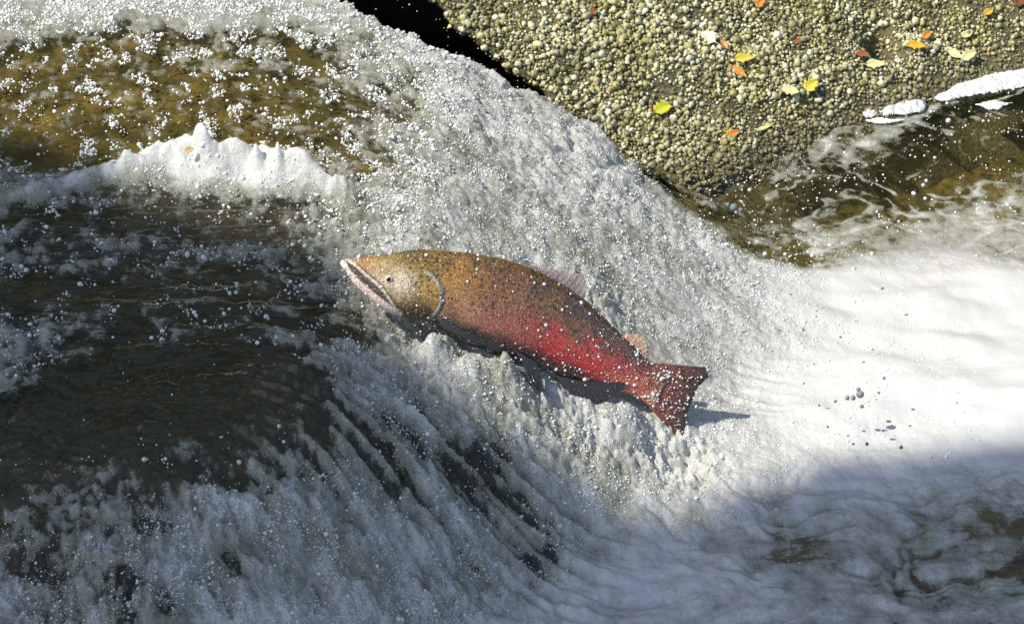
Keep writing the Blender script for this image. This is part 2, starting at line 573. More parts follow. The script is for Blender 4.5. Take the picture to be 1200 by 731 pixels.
FC[:, 2] += np.where((FC[:, 0] < 420) & (FC[:, 1] > 560) & (FC[:, 0] >= 0), 0.21, np.where((FC[:, 0] < 620) & (FC[:, 0] >= 420) & (FC[:, 1] > 600), .10, 0))
FOAMF = Field(gauss(plan(FC[:, 0], FC[:, 1]), FC[:, 2], 0.055))

# flow direction (photo pixel, direction in the photo)
VC = np.array([
    (0, 50, 1, .1), (200, 50, 1, .1), (400, 30, 1, .25), (0, 150, 1, .05), (200, 150, 1, .05), (400, 150, 1, .1), (0, 300, 1, -.05), (200, 300, 1, .0), (350, 300, 1, .1), (0, 450, 1, 0), (200, 450, 1, .05), (360, 450, 1, .2),
    (420, 470, 1, .55), (500, 500, .8, .6), (550, 550, .7, .75), (600, 600, .6, .85), (640, 640, .6, .8), (450, 400, 1, .3), (550, 430, 1, .5), (650, 500, .8, .6), (480, 580, .6, .8), (380, 560, .5, .85), (300, 620, .35, .9), (150, 620, .1, 1), (50, 700, -.1, 1), (400, 700, .5, .8), (200, 700, .1, 1),
    (480, 70, .8, .55), (560, 130, .8, .6), (650, 180, .85, .55), (750, 240, .85, .5), (600, 280, .95, .35), (500, 220, .9, .4), (700, 320, .9, .4), (820, 300, .9, .4), (850, 420, .9, .4), (750, 450, .85, .5), (800, 560, .9, .4),
    (1000, 350, 1, .05), (1150, 400, 1, .0), (1000, 480, 1, .1), (900, 230, 1, .25), (1000, 200, 1, -.25), (1150, 180, 1, -.2), (1050, 250, 1, .3), (1150, 250, 1, -.3), (700, 700, 1, -.2), (850, 660, 1, -.1), (1000, 650, 1, .15), (1150, 640, 1, .2), (1100, 560, 1, -.15), (900, 720, 1, .2), (1150, 720, 1, -.25)])
v0 = plan(VC[:, 0], VC[:, 1])
v1 = plan(VC[:, 0] + VC[:, 2] * 6, VC[:, 1] + VC[:, 3] * 6)
vd = (v1 - v0)
vd /= np.linalg.norm(vd, axis=1)[:, None] + 1e-9
FLX, FLY = Field(gauss(v0, vd[:, 0], 0.14)), Field(gauss(v0, vd[:, 1], 0.14))

# how rough the water is (photo pixel, lump size 0..1, softness 0..1)
RC = np.array([
    (0, 50, .25, 0), (200, 80, .25, 0), (400, 100, .3, 0), (0, 200, .35, 0), (200, 160, .25, 0), (300, 260, .45, 0), (100, 300, .5, .0), (250, 370, .55, .2), (50, 380, .6, .3), (150, 460, .28, .0), (330, 480, .25, 0), (350, 380, .45, .0), (80, 580, .8, .0), (250, 580, .9, 0), (100, 690, 1.1, .0), (300, 680, 1.1, .0),
    (500, 100, .8, 0), (600, 150, 1, 0), (700, 200, 1, 0), (600, 270, .8, 0), (500, 250, .7, 0), (800, 280, .9, 0), (760, 400, .6, 0), (450, 400, .7, 0), (520, 480, .75, 0), (600, 560, .9, 0), (450, 600, .8, 0), (700, 540, .7, 0.2), (860, 380, .6, .2), (860, 520, .5, .4),
    (1000, 350, .4, .9), (1100, 420, .4, 1), (1000, 440, .4, .95), (1180, 480, .4, 1), (1150, 340, .4, .9), (1000, 560, .6, .7), (900, 230, .25, 0), (1000, 220, .22, 0), (1100, 200, .15, 0), (1180, 150, .12, 0), (1100, 280, .3, .4), (700, 690, .7, .6), (850, 650, .7, .55), (1000, 640, .7, .4), (1150, 630, .7, .2), (1100, 700, .7, .4), (900, 720, .7, .55)])
rp = plan(RC[:, 0], RC[:, 1])
TC = np.array([(440, 470, .7), (500, 510, 1), (560, 560, 1), (600, 600, 1), (630, 640, .9), (540, 500, .7), (600, 540, .8), (470, 540, .8), (650, 590, .5), (400, 490, .5), (430, 420, .2), (560, 440, .15), (700, 520, .03), (700, 600, 0), (760, 560, 0), (650, 680, 0), (680, 560, .2), (380, 580, .2), (450, 640, .15), (520, 620, .5), (300, 640, .05), (100, 650, 0), (-300, 300, 0), (-300, 700, 0), (0, 0, 0), (400, 20, 0), (600, 120, .05), (1000, 200, 0), (1150, 150, 0), (900, 230, 0), (1150, 280, 0), (1190, 450, 0), (1000, 540, 0), (1190, 600, 0), (900, 700, 0), (1190, 720, 0), (1500, 400, 0), (0, 400, 0), (0, 200, 0), (600, 300, .1), (700, 200, .05), (800, 300, 0), (200, 450, 0), (200, 100, 0), (400, 200, 0), (750, 620, 0), (1000, 400, 0), (1000, 650, 0), (800, 430, .1), (400, 330, 0), (0, 600, 0), (200, 720, .03), (500, 700, .1), (600, 700, .1)])
STRK = Field(gauss(plan(TC[:, 0], TC[:, 1]), TC[:, 2], 0.07))
ROUGH, SOFT = Field(gauss(rp, RC[:, 2], 0.12)), Field(gauss(rp, RC[:, 3], 0.10))


# ---- streaks drawn out along the flow (line integral convolution on a uniform plan grid)
LX0, LX1, LY0, LY1 = -1.55, 1.55, -1.65, 1.9
LNX, LNY = 900, 900


def lic(noise, length, steps):
    xs = np.linspace(LX0, LX1, LNX, dtype=np.float32)
    ys = np.linspace(LY0, LY1, LNY, dtype=np.float32)
    X, Y = np.meshgrid(xs, ys)
    fx, fy = FLX(X, Y), FLY(X, Y)
    L = np.hypot(fx, fy) + 1e-6
    fx, fy = (fx / L).astype(np.float32), (fy / L).astype(np.float32)
    h = length / steps
    acc = noise.copy()
    for sgn in (1, -1):
        px, py = X.copy(), Y.copy()
        for k in range(steps):
            j = np.clip(((py - LY0) / (LY1 - LY0) * (LNY - 1) + 0.5).astype(np.int32), 0, LNY - 1)
            i = np.clip(((px - LX0) / (LX1 - LX0) * (LNX - 1) + 0.5).astype(np.int32), 0, LNX - 1)
            px = px + sgn * h * fx[j, i]
            py = py + sgn * h * fy[j, i]
            j = np.clip(((py - LY0) / (LY1 - LY0) * (LNY - 1) + 0.5).astype(np.int32), 0, LNY - 1)
            i = np.clip(((px - LX0) / (LX1 - LX0) * (LNX - 1) + 0.5).astype(np.int32), 0, LNX - 1)
            acc += noise[j, i] * (1 - k / steps)
    acc -= acc.mean()
    return acc / (acc.std() + 1e-9)


_xs = np.linspace(LX0, LX1, LNX)
_ys = np.linspace(LY0, LY1, LNY)
_X, _Y = np.meshgrid(_xs, _ys)
S1 = lic(perlin(_X * 36, _Y * 36, 11) + 0.6 * perlin(_X * 80, _Y * 80, 12), 0.20, 24)
S3 = lic(perlin(_X * 60, _Y * 60, 14) + 0.5 * perlin(_X * 110, _Y * 110, 15), 0.03, 7)
S2 = lic(perlin(_X * 150, _Y * 150, 13) + 0.5 * RNG.standard_normal(_X.shape).astype(np.float32) * 0.3, 0.035, 9)


def streak(S, x, y):
    return sample(S, x, y, LX0, LX1, LY0, LY1)


# splash ridge on the shelf, standing jets on it
RIDGE_PX = np.array([(-120, 262), (0, 236), (70, 222), (150, 200), (215, 188), (270, 192), (320, 196), (362, 212), (392, 228)])
RIDGE = plan(RIDGE_PX[:, 0], RIDGE_PX[:, 1])
# crests that the salmon throws up along its belly (photo pixel, height m, radius m)
CREST = [(508, 408, .035, .022), (526, 408, .028, .016), (562, 426, .012, .03), (601, 446, .030, .030), (590, 440, .02, .02), (740, 486, .022, .03), (720, 496, .012, .04), (650, 480, -.018, .06), (700, 500, -.015, .05), (480, 400, -.012, .03), (790, 526, -.045, .06), (760, 490, -.012, .03), (500, 396, -.012, .03),
         (690, 345, .03, .03), (715, 372, .02, .03), (700, 330, .02, .04)]
CRP = plan([c[0] for c in CREST], [c[1] for c in CREST])
JETS = [(230, 196, .042, .013, 0), (262, 196, .012, .020, 0), (288, 204, .034, .011, 0), (314, 208, .048, .0135, 0), (240, 200, .03, .03, 0), (300, 210, .025, .03, 0), (205, 198, .022, .03, 0), (345, 214, .02, .03, 0), (160, 206, .02, .03, 0)]
for k in range(26):
    jx_ = 120 + 300 * (k + random.random()) / 26
    JETS.append((jx_, np.interp(jx_, RIDGE_PX[:, 0], RIDGE_PX[:, 1]) + random.uniform(0, 8), random.choice((.004, .006, .009, .012)), random.uniform(.012, .022), 0))
JP = plan([j[0] for j in JETS], [j[1] for j in JETS])


def water(x, y, fine=True):
    """height and foam of the water surface at plan positions"""
    x = np.asarray(x, np.float64)
    y = np.asarray(y, np.float64)
    h = base_h(x, y)
    f = FOAMF(x, y).astype(np.float64)
    ro = ROUGH(x, y)
    so = SOFT(x, y)
    s1 = streak(S1, x, y)
    s2 = streak(S2, x, y)
    s3 = streak(S3, x, y)
    stk = STRK(x, y)
    big = fbm(x * 6, y * 6, 3, 21)
    lump = -fbm(x * 12, y * 9, 3, 24, billow=True) * (1 - so) + fbm(x * 6, y * 8, 2, 26) * so
    sm = fbm(x * 40, y * 32, 3, 31)
    sm2 = fbm(x * 85, y * 70, 2, 47)
    tiny = fbm(x * 150, y * 120, 2, 51) if fine else 0
    shelf = sstep(.335, .365, h)
    crisp = 1 - so * 0.8
    amp = ro * (1 - 0.55 * shelf)
    thick = sstep(.36, .62, f)
    h = h + amp * (0.018 * big + 0.017 * lump + 0.0016 * s3 * thick * (1 - so) ** 3) + 0.016 * so * fbm(x * 4.5, y * 7, 2, 83)
    h = h + amp * crisp * (0.4 + 0.6 * thick) * (0.0036 * sm + 0.0026 * sm2 + 0.0022 * tiny)
    h = h + stk * 0.0115 * s1 + 0.0008 * s2 * (1 - so) ** 3 * ro * thick
    frs = sstep(-.15, -.45, y) * sstep(.42, .33, h) * sstep(.25, -.05, x)
    pit = fbm(x * 10 + .8 * sm, y * 9, 3, 93)
    h = h + frs * (0.020 * pit + 0.004 * fbm(x * 26, y * 22, 2, 95))
    wav = fbm(x * 7 + 0.6 * big, y * 20, 3, 57)
    h = h + shelf * 0.004 * s3 * sstep(.3, .55, ro) * thick + shelf * (0.0075 * wav * sstep(.3, .55, ro) + 0.0010 * wav + 0.0005 * sm + 0.0030 * fbm(x * 20, y * 50, 3, 59) * sstep(.02, -.08, polydist(x, y, RIDGE)) )
    wp = fbm(x * 4, y * 4, 2, 85)
    cz_ = fbm(x * 4.2 + 1.1 * wp, y * 8.5 + 1.4 * wp, 3, 86)
    near = sstep(-.12, -.36, y) * sstep(.10, .03, base_h(x, y))
    crs = np.exp(-(cz_ / 0.14) ** 2) * near * np.clip(.5 + 1.5 * wp, 0, 1.2)
    upp = sstep(.15, .40, y) * sstep(.05, .02, base_h(x, y))
    upp = upp * sstep(.75, .5, f)
    lace = np.exp(-(fbm(x * 7 + .9 * wp, y * 6 + .9 * wp, 3, 88) / 0.085) ** 2) * upp
    h = h + near * 0.016 * np.abs(cz_) - 0.004 * crs
    # ridge with its jets
    d = polydist(x, y, RIDGE)
    hump = np.exp(-(d / 0.024) ** 2) * np.clip(.75 + 1.3 * fbm(x * 14, y * 14, 3, 61), .15, 1.8)
    h = h + 0.034 * hump * sstep(-1.3, -0.75, x)
    for (jx, jy, hh, r, _), p in zip(JETS, JP):
        rr = np.hypot(x - p[0] + 0.005 * sm + 0.5 * (h - 0.45), (y - p[1]) * 0.7)
        h = h + hh * np.exp(-(rr / r) ** 2 * 0.9) * (1 + 0.25 * sm)
    for (jx, jy, hh, r, _), p in zip(JETS[:9], JP[:9]):
        f = f + 14 * hh * np.exp(-(np.hypot(x - p[0], (y - p[1] + .01) * .8) / (r + .018)) ** 2)
    f = f + 0.80 * np.exp(-((d + .012 * sm) / 0.026) ** 2) * np.clip(.8 + 1.1 * fbm(x * 18, y * 14, 3, 63), .1, 1.5) * sstep(-1.2, -0.8, x)
    for (cx, cy, hh, r), p in zip(CREST, CRP):
        rr = np.hypot(x - p[0], y - p[1]) / r + 0.8 * sm + 0.5 * sm2
        h = h + hh * np.exp(-np.clip(rr, 0, 9) ** 2)
    # falls away into the gap
    e = polydist(x, y, EP) + 0.022 * lump + 0.014 * sm + 0.012 * fbm(x * 18, y * 18, 2, 65)
    h = h + 0.030 * np.clip(fbm(x * 15, y * 15, 3, 67) + .1, 0, 1) * np.exp(-((e + .02) / .05) ** 2) * sstep(-.6, -.2, x)
    drop = sstep(-0.015, 0.10, e)
    drop = drop * sstep(0.66, 0.40, x)
    h = h * (1 - drop) + (-0.06) * drop
    # foam breaks up with streaks and lumps
    clus = fbm(x * 22, y * 16, 3, 71)
    clus2 = fbm(x * 60, y * 45, 2, 75)
    mid = np.clip(1 - np.abs(f - 0.45) * 1.5, 0.15, 1)
    f = f + mid * (0.40 * clus * crisp + 0.20 * clus2 * crisp + 0.20 * s1 * stk + (0.02 * s3 + 0.03 * s2) * sstep(.2, .5, ro))
    f = f + frs * (0.34 * pit + 0.24 * fbm(x * 24, y * 20, 2, 97) + 0.04) + 0.42 * fbm(x * 8, y * 8, 3, 87) * ro * crisp * sstep(1.05, .8, f) + 0.16 * lump * amp * mid + 0.10 * shelf * wav + 0.30 * so * fbm(x * 6, y * 8, 4, 81)
    f = f + lace * 0.34 * np.clip(.9 + 1.2 * clus, 0, 1.5) - crs * 0.24 + near * 0.10 * clus
    f = f * (1 - 0.85 * drop)
    h = h + 0.0055 * sstep(.45, .75, f) * shelf * (1 - drop)
    return h, f, so


def axis(a0, a1, b0, b1, step):
    """dense between a0..a1, growing steps out to b0..b1"""
    core = np.arange(a0, a1, step)
    out = []
    p, s = core[-1], step
    while p < b1:
        s *= 1.18
        p += s
        out.append(p)
    lo = []
    p, s = core[0], step
    while p > b0:
        s *= 1.18
        p -= s
        lo.append(p)
    return np.concatenate([np.array(lo[::-1]), core, np.array(out)])


gx = axis(-1.25, 1.25, -7, 7, 0.0029)
gy = axis(-1.30, 1.62, -7, 7, 0.0038)
GX, GY = np.meshgrid(gx, gy)
wh, wf, ws = water(GX.ravel(), GY.ravel())
wat = grid_mesh('stream_water', np.stack([GX.ravel(), GY.ravel(), wh], 1), len(gy), len(gx), WATER)
attr(wat, 'foam', wf)
attr(wat, 'soft', ws)
tag(wat, 'white and brown stream water pouring over a ledge into a pool', 'water', kind='structure')
print('water verts', len(wh))

# the bed under it
bx = axis(-1.4, 1.4, -8, 8, 0.012)
by = axis(-1.5, 1.8, -8, 8, 0.014)
BX, BY = np.meshgrid(bx, by)
bh = base_h(BX.ravel(), BY.ravel())
dep = 0.032 + 0.10 * sstep(.12, 0.0, bh) + 0.07 * sstep(.36, .32, bh) * sstep(.05, .12, bh)
eb = polydist(BX.ravel(), BY.ravel(), EP)
db = sstep(-0.06, 0.04, eb) * sstep(0.66, 0.40, BX.ravel())
bz = (bh - dep + 0.012 * fbm(BX.ravel() * 8, BY.ravel() * 8, 4, 91)) * (1 - db) + (-0.2) * db
dep_note = None
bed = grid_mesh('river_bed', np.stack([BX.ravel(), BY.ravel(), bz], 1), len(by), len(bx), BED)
ledge_shade = sstep(.03, -.07, polydist(BX.ravel(), BY.ravel(), RIDGE) + .03 * fbm(BX.ravel() * 9, BY.ravel() * 9, 3, 99)) * sstep(.2, .3, bh)  # shade over the ledge below the ridge, painted into the bed colour
attr(bed, 'bare_and_shade', np.maximum(1.0 * sstep(.25, -.1, BY.ravel()) * sstep(.08, .03, bh), np.maximum(sstep(.362, .335, bh) * sstep(.03, .08, bh), 0.8 * ledge_shade)))
tag(bed, 'brown algae-covered rock shelf under the shallow water', 'river bed', kind='structure')
gm = bmesh.new()
bmesh.ops.create_grid(gm, x_segments=40, y_segments=40, size=60)
for v in gm.verts:
    v.co.z = -0.7 + 0.15 * math.sin(v.co.x * 0.7) * math.cos(v.co.y * 0.9)
me = bpy.data.meshes.new('ground')
gm.to_mesh(me)
me.materials.append(BED)
gr = bpy.data.objects.new('ground', me)
COL.objects.link(gr)
tag(gr, 'dark earth and rock around the stream', 'ground', kind='structure')

# ------------------------------------------------------------------ the boulder
WL = at_z([800, 1200], [212, 82], [0, 0])[:, :2]
wdir = (WL[1] - WL[0]) / np.linalg.norm(WL[1] - WL[0])
wnor = np.array([-wdir[1], wdir[0]])


def rock_h(x, y):
    s = (x - WL[0, 0]) * wnor[0] + (y - WL[0, 1]) * wnor[1]
    z = 0.62 * s - 0.05 * np.clip(s, 0, 9) ** 2
    z = z + 0.034 * fbm(x * 4.2, y * 4.2, 3, 101) + 0.015 * fbm(x * 14, y * 14, 3, 105)
    # hollow near the top right
    z = z - 0.10 * np.exp(-(((x - HOL[0]) / 0.035) ** 2 + ((y - HOL[1]) / 0.05) ** 2))
    return z


HOL = (99.0, 99.0)
HOL = tuple(raycast([1030], [38], rock_h, 0.9)[0, :2])
ED = np.array([(-300, -90), (100, -75), (330, -52), (430, -34), (488, -16), (508, -4), (524, 12), (548, 32), (570, 50), (606, 74), (636, 100), (668, 134), (706, 164), (748, 196), (784, 212)])
edge = raycast(ED[:, 0], ED[:, 1], rock_h, 1.3)
tail = np.array([[WL[0, 0] + wdir[0] * k, WL[0, 1] + wdir[1] * k] for k in (0.02, 0.1, 0.25, 0.5, 0.75, 1.0, 1.6, 2.6)]) - wnor[None] * 0.035
edge2 = np.concatenate([edge[:, :2], tail])
seg = np.concatenate([[0], np.cumsum(np.linalg.norm(np.diff(edge2, axis=0), axis=1))])
NE = 520
ss = np.linspace(0, seg[-1], NE)
ex = np.interp(ss, seg, edge2[:, 0])
ey = np.interp(ss, seg, edge2[:, 1])
tx, ty = np.gradient(ex), np.gradient(ey)
for _ in range(6):
    tx = np.convolve(np.pad(tx, 3, 'edge'), np.ones(7) / 7, 'valid')
    ty = np.convolve(np.pad(ty, 3, 'edge'), np.ones(7) / 7, 'valid')
L = np.hypot(tx, ty)
nx_, ny_ = -ty / L, tx / L                      # inward (left of travel)
wob = 0.034 * fbm(ss * 9, ss * 0 + 3, 4, 111)
ex, ey = ex + nx_ * wob, ey + ny_ * wob
far = np.stack([np.linspace(-2.2, 4.6, NE), np.full(NE, 4.2)], 1)
rows = []
wet = []
foot = sstep(seg[len(edge) - 1] - .03, seg[len(edge) - 1] + .08, ss)
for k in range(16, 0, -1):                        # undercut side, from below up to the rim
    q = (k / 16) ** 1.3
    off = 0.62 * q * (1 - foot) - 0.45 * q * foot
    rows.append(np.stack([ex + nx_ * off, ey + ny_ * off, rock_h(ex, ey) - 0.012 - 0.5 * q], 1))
    wet.append(1.0 - 0.75 * foot)  # undercut painted near-black to deepen the shade in the gap
NJ = 150
for j in range(NJ):
    q = (j / (NJ - 1)) ** 2.0
    X = ex * (1 - q) + far[:, 0] * q
    Y = ey * (1 - q) + far[:, 1] * q
    Z = rock_h(X, Y) - 0.018 * np.exp(-j / 2.0)
    rows.append(np.stack([X, Y, Z], 1))
    wet.append(np.full(NE, 0.55 * math.exp(-j / 1.2)))
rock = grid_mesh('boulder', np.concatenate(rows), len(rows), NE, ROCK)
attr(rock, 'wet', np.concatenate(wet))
tag(rock, 'pebble-crusted boulder with yellow-green algae beside the white chute', 'boulder')


def pebble_mesh(name, seed, sub=1):
    bm = bmesh.new()
    bmesh.ops.create_icosphere(bm, subdivisions=sub, radius=1.0)
    r = random.Random(seed)
    ax = Vector((r.uniform(.85, 1.15), r.uniform(.75, 1.05), r.uniform(.65, .95)))
    for v in bm.verts:
        k = 1 + r.uniform(-.26, .2)
        v.co = Vector((v.co.x * ax.x, v.co.y * ax.y, v.co.z * ax.z)) * k
    for f in bm.faces:
        f.smooth = True
    me = bpy.data.meshes.new(name)
    bm.to_mesh(me)
    bm.free()
    me.materials.append(PEBBLE)
    return me


def scatter(name, P, R, mesh_objs_mesh, mat, parent=None, rot=True, squash=None):
    """one stuff object: real pieces instanced on points by geometry nodes"""
    me = bpy.data.meshes.new(name)
    me.vertices.add(len(P))
    me.vertices.foreach_set('co', np.ascontiguousarray(P, np.float32).ravel())
    a = me.attributes.new('rad', 'FLOAT', 'POINT')
    a.data.foreach_set('value', np.ascontiguousarray(R, np.float32))
    me.update()
    o = bpy.data.objects.new(name, me)
    COL.objects.link(o)
    o.parent = parent
    me.materials.append(mat)
    ng = bpy.data.node_groups.new(name + '_spread', 'GeometryNodeTree')
    ng.interface.new_socket('Geometry', in_out='INPUT', socket_type='NodeSocketGeometry')
    ng.interface.new_socket('Geometry', in_out='OUTPUT', socket_type='NodeSocketGeometry')
    gi = ng.nodes.new('NodeGroupInput')
    go = ng.nodes.new('NodeGroupOutput')
    ico = ng.nodes.new('GeometryNodeMeshIcoSphere')
    ico.inputs['Radius'].default_value = 1.0
    ico.inputs['Subdivisions'].default_value = 2
    amp_ = 1.5
    geo = ico.outputs['Mesh']
    if squash == 'pebble':
        sp = ng.nodes.new('GeometryNodeSetPosition')
        nz = ng.nodes.new('ShaderNodeTexNoise')
        nz.inputs['Scale'].default_value = 1.7
        vm = ng.nodes.new('ShaderNodeVectorMath')
        vm.operation = 'MULTIPLY_ADD'
        vm.inputs[1].default_value = (amp_,) * 3
        vm.inputs[2].default_value = (-amp_ / 2,) * 3
        ng.links.new(nz.outputs['Color'], vm.inputs[0])
        ng.links.new(geo, sp.inputs['Geometry'])
        ng.links.new(vm.outputs[0], sp.inputs['Offset'])
        geo = sp.outputs[0]
    sh = ng.nodes.new('GeometryNodeSetShadeSmooth')
    sm_ = ng.nodes.new('GeometryNodeSetMaterial')
    sm_.inputs['Material'].default_value = mat
    ng.links.new(geo, sh.inputs[0])
    ng.links.new(sh.outputs[0], sm_.inputs[0])
    iop = ng.nodes.new('GeometryNodeInstanceOnPoints')
    na = ng.nodes.new('GeometryNodeInputNamedAttribute')
    na.data_type = 'FLOAT'
    na.inputs['Name'].default_value = 'rad'
    rv = ng.nodes.new('FunctionNodeRandomValue')
    rv.data_type = 'FLOAT_VECTOR'
    rv.inputs['Min'].default_value = (0, 0, 0)
    rv.inputs['Max'].default_value = (6.28, 6.28, 6.28)
    rs = ng.nodes.new('FunctionNodeRandomValue')
    rs.data_type = 'FLOAT_VECTOR'
    lo, hi = (0.6, 1.3) if squash else (0.85, 1.15)
    rs.inputs['Min'].default_value = (lo, lo, lo)
    rs.inputs['Max'].default_value = (hi, hi, hi)
    mul = ng.nodes.new('ShaderNodeVectorMath')
    mul.operation = 'SCALE'
    ng.links.new(rs.outputs[0], mul.inputs[0])
    ng.links.new(na.outputs[0], mul.inputs['Scale'])
    ng.links.new(gi.outputs[0], iop.inputs['Points'])
    ng.links.new(sm_.outputs[0], iop.inputs['Instance'])
    ng.links.new(rv.outputs[0], iop.inputs['Rotation'])
    ng.links.new(mul.outputs[0], iop.inputs['Scale'])
    ng.links.new(iop.outputs[0], go.inputs[0])
    md = o.modifiers.new('spread', 'NODES')
    md.node_group = ng
    return o


# pebbles: jittered grid over the lit top of the boulder
def in_rock(x, y):
    poly = np.concatenate([np.stack([ex, ey], 1)[::4], [[4.6, 4.2], [-2.2, 4.2]]])
    return inside(x, y, poly)


sp_ = 0.0084
cx, cy = np.meshgrid(np.arange(-0.5, 1.75, sp_), np.arange(-0.1, 2.3, sp_ * 0.9))
cx = (cx + RNG.uniform(-.42, .42, cx.shape) * sp_).ravel()
cy = (cy + RNG.uniform(-.42, .42, cy.shape) * sp_).ravel()
k = in_rock(cx, cy)
cx, cy = cx[k], cy[k]
cz = rock_h(cx, cy)
dens = fbm(cx * 5, cy * 5, 3, 121)
kp = RNG.uniform(0, 1, len(cx)) < np.clip(0.88 + 0.8 * dens, 0.3, 1)
cx, cy, cz = cx[kp], cy[kp], cz[kp]
rad = np.exp(RNG.normal(math.log(0.0041), 0.44, len(cx))) * (1 + 0.25 * fbm(cx * 3, cy * 3, 2, 125))
right = sstep(0.55, 0.85, cx)
rad = np.clip(rad * (1 - 0.22 * right), 0.0022, 0.0115)
PP = np.stack([cx, cy, cz + rad * 0.5], 1)
# project to photo pixels to find those in view
rel = PP - CAM[None]
dz = rel @ FWD
ppx = 600 + (rel @ RIGHT) / dz * FPX
ppy = 365.5 - (rel @ UP) / dz * FPX
inv = (ppx > 510) & (ppx < 1195) & (ppy > 4) & (ppy < 195)
order = np.argsort(-np.where(inv, rad, 0))[:300]
sel = np.zeros(len(rad), bool)
sel[order] = True
pm = [pebble_mesh('pebble', i) for i in range(6)]
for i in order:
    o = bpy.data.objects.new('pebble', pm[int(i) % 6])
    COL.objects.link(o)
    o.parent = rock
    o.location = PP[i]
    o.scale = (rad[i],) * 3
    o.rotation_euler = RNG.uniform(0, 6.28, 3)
nr_ = 2600
ri = RNG.integers(60, NE - 40, nr_)
rq = RNG.uniform(0, 0.10, nr_) ** 1.2
rimp = np.stack([ex[ri] + nx_[ri] * 0.62 * rq, ey[ri] + ny_[ri] * 0.62 * rq, rock_h(ex[ri], ey[ri]) - 0.010 - 0.5 * rq], 1) + RNG.normal(0, .003, (nr_, 3))
rimr = np.clip(np.exp(RNG.normal(math.log(0.0052), 0.3, nr_)), .003, .009)
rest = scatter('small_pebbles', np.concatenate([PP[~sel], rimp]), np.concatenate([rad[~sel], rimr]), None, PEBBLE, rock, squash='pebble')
rest['kind'] = 'stuff'
# grit between them
g2 = np.stack([RNG.uniform(-0.4, 1.6, 14000), RNG.uniform(-0.1, 2.2, 14000)], 1)
g2 = g2[in_rock(g2[:, 0], g2[:, 1])]
gz = rock_h(g2[:, 0], g2[:, 1])
gr_ = np.exp(RNG.normal(math.log(0.0028), 0.3, len(g2)))
grit = scatter('grit', np.column_stack([g2, gz + gr_ * 0.8]), gr_, None, PEBBLE, rock, squash='pebble')
grit['kind'] = 'stuff'

# ------------------------------------------------------------------ fallen leaves
LM = {
    'yellow': mat_leaf('yellow_leaf', (0.80, 0.62, 0.06), (0.85, 0.72, 0.14)),
    'pale': mat_leaf('pale_yellow_leaf', (0.86, 0.78, 0.33), (0.90, 0.85, 0.50)),
    'cream': mat_leaf('cream_leaf', (0.86, 0.83, 0.62), (0.88, 0.86, 0.70)),
    'orange': mat_leaf('orange_leaf', (0.75, 0.28, 0.04), (0.80, 0.40, 0.07)),
    'gold': mat_leaf('golden_leaf', (0.82, 0.48, 0.04), (0.85, 0.60, 0.06)),
    'green': mat_leaf('lime_leaf', (0.55, 0.62, 0.03), (0.75, 0.74, 0.06)),
    'red': mat_leaf('red_brown_leaf', (0.40, 0.12, 0.06), (0.50, 0.18, 0.08)),
    'tan': mat_leaf('tan_leaf', (0.50, 0.36, 0.12), (0.58, 0.44, 0.16)),
    'brown': mat_leaf('brown_leaf', (0.20, 0.07, 0.03), (0.28, 0.10, 0.04)),
}


def leaf(p, nrm, size, ang, mat, label, aspect=0.62, curl=0.25, stem=True):
    n = 9
    bm = bmesh.new()
    rws = []
    for i in range(n):
        t = i / (n - 1)
        w = aspect * 0.5 * (math.sin(math.pi * t ** 0.8) ** 0.8) * (1 + 0.16 * math.sin(i * 2.7 + ang) + 0.10 * math.sin(i * 5.1 + ang * 7))
        row = []
        for j in range(-3, 4):
            s = j / 3
            x = t - 0.5
            y = s * w * (1 + 0.18 * math.sin(i * 3.3 + ang * 5 + (2 if s > 0 else 0)))+ 0.10 * math.sin(ang * 9) * (t - .5) ** 2
            z = curl * (abs(s) * w * 0.9 + 0.45 * (t - 0.5) ** 2) + 0.03 * math.sin(5 * t + 3 * s + ang)
            row.append(bm.verts.new((x, y, z)))
        rws.append(row)
    for a, b in zip(rws[:-1], rws[1:]):
        for j in range(6):
            bm.faces.new((a[j], b[j], b[j + 1], a[j + 1]))
    bmesh.ops.remove_doubles(bm, verts=bm.verts, dist=1e-4)
    ext = bmesh.ops.extrude_face_region(bm, geom=list(bm.faces))
    for v in [g for g in ext['geom'] if isinstance(g, bmesh.types.BMVert)]:
        v.co.z -= 0.02
    bmesh.ops.recalc_face_normals(bm, faces=bm.faces)
    for f in bm.faces:
        f.smooth = True
    me = bpy.data.meshes.new('fallen_leaf')
    bm.to_mesh(me)
    bm.free()
    me.materials.append(mat)
    o = bpy.data.objects.new('fallen_leaf', me)
    COL.objects.link(o)
    nrm = Vector(nrm).normalized()
    q = nrm.to_track_quat('Z', 'Y')
    o.matrix_world = Matrix.Translation(Vector(p) + nrm * 0.011) @ q.to_matrix().to_4x4() @ Matrix.Rotation(ang, 4, 'Z') @ Matrix.Scale(size, 4)
    tag(o, label, 'leaf', 'leaves fallen on the boulder')
    if stem:
        b2 = bmesh.new()
        for a0, a1 in ((-0.5, -0.62), (-0.62, -0.78)):
            bmesh.ops.create_cone(b2, cap_ends=True, segments=5, radius1=0.02, radius2=0.015, depth=abs(a1 - a0),
                                  matrix=Matrix.Translation(((a0 + a1) / 2, 0, 0.03 + (0.02 if a0 < -.6 else 0))) @ Matrix.Rotation(math.radians(90), 4, 'Y'))
        m2 = bpy.data.meshes.new('stalk')
        b2.to_mesh(m2)
        b2.free()
        m2.materials.append(mat)
        s = bpy.data.objects.new('stalk', m2)
        COL.objects.link(s)
        s.parent = o
    return o


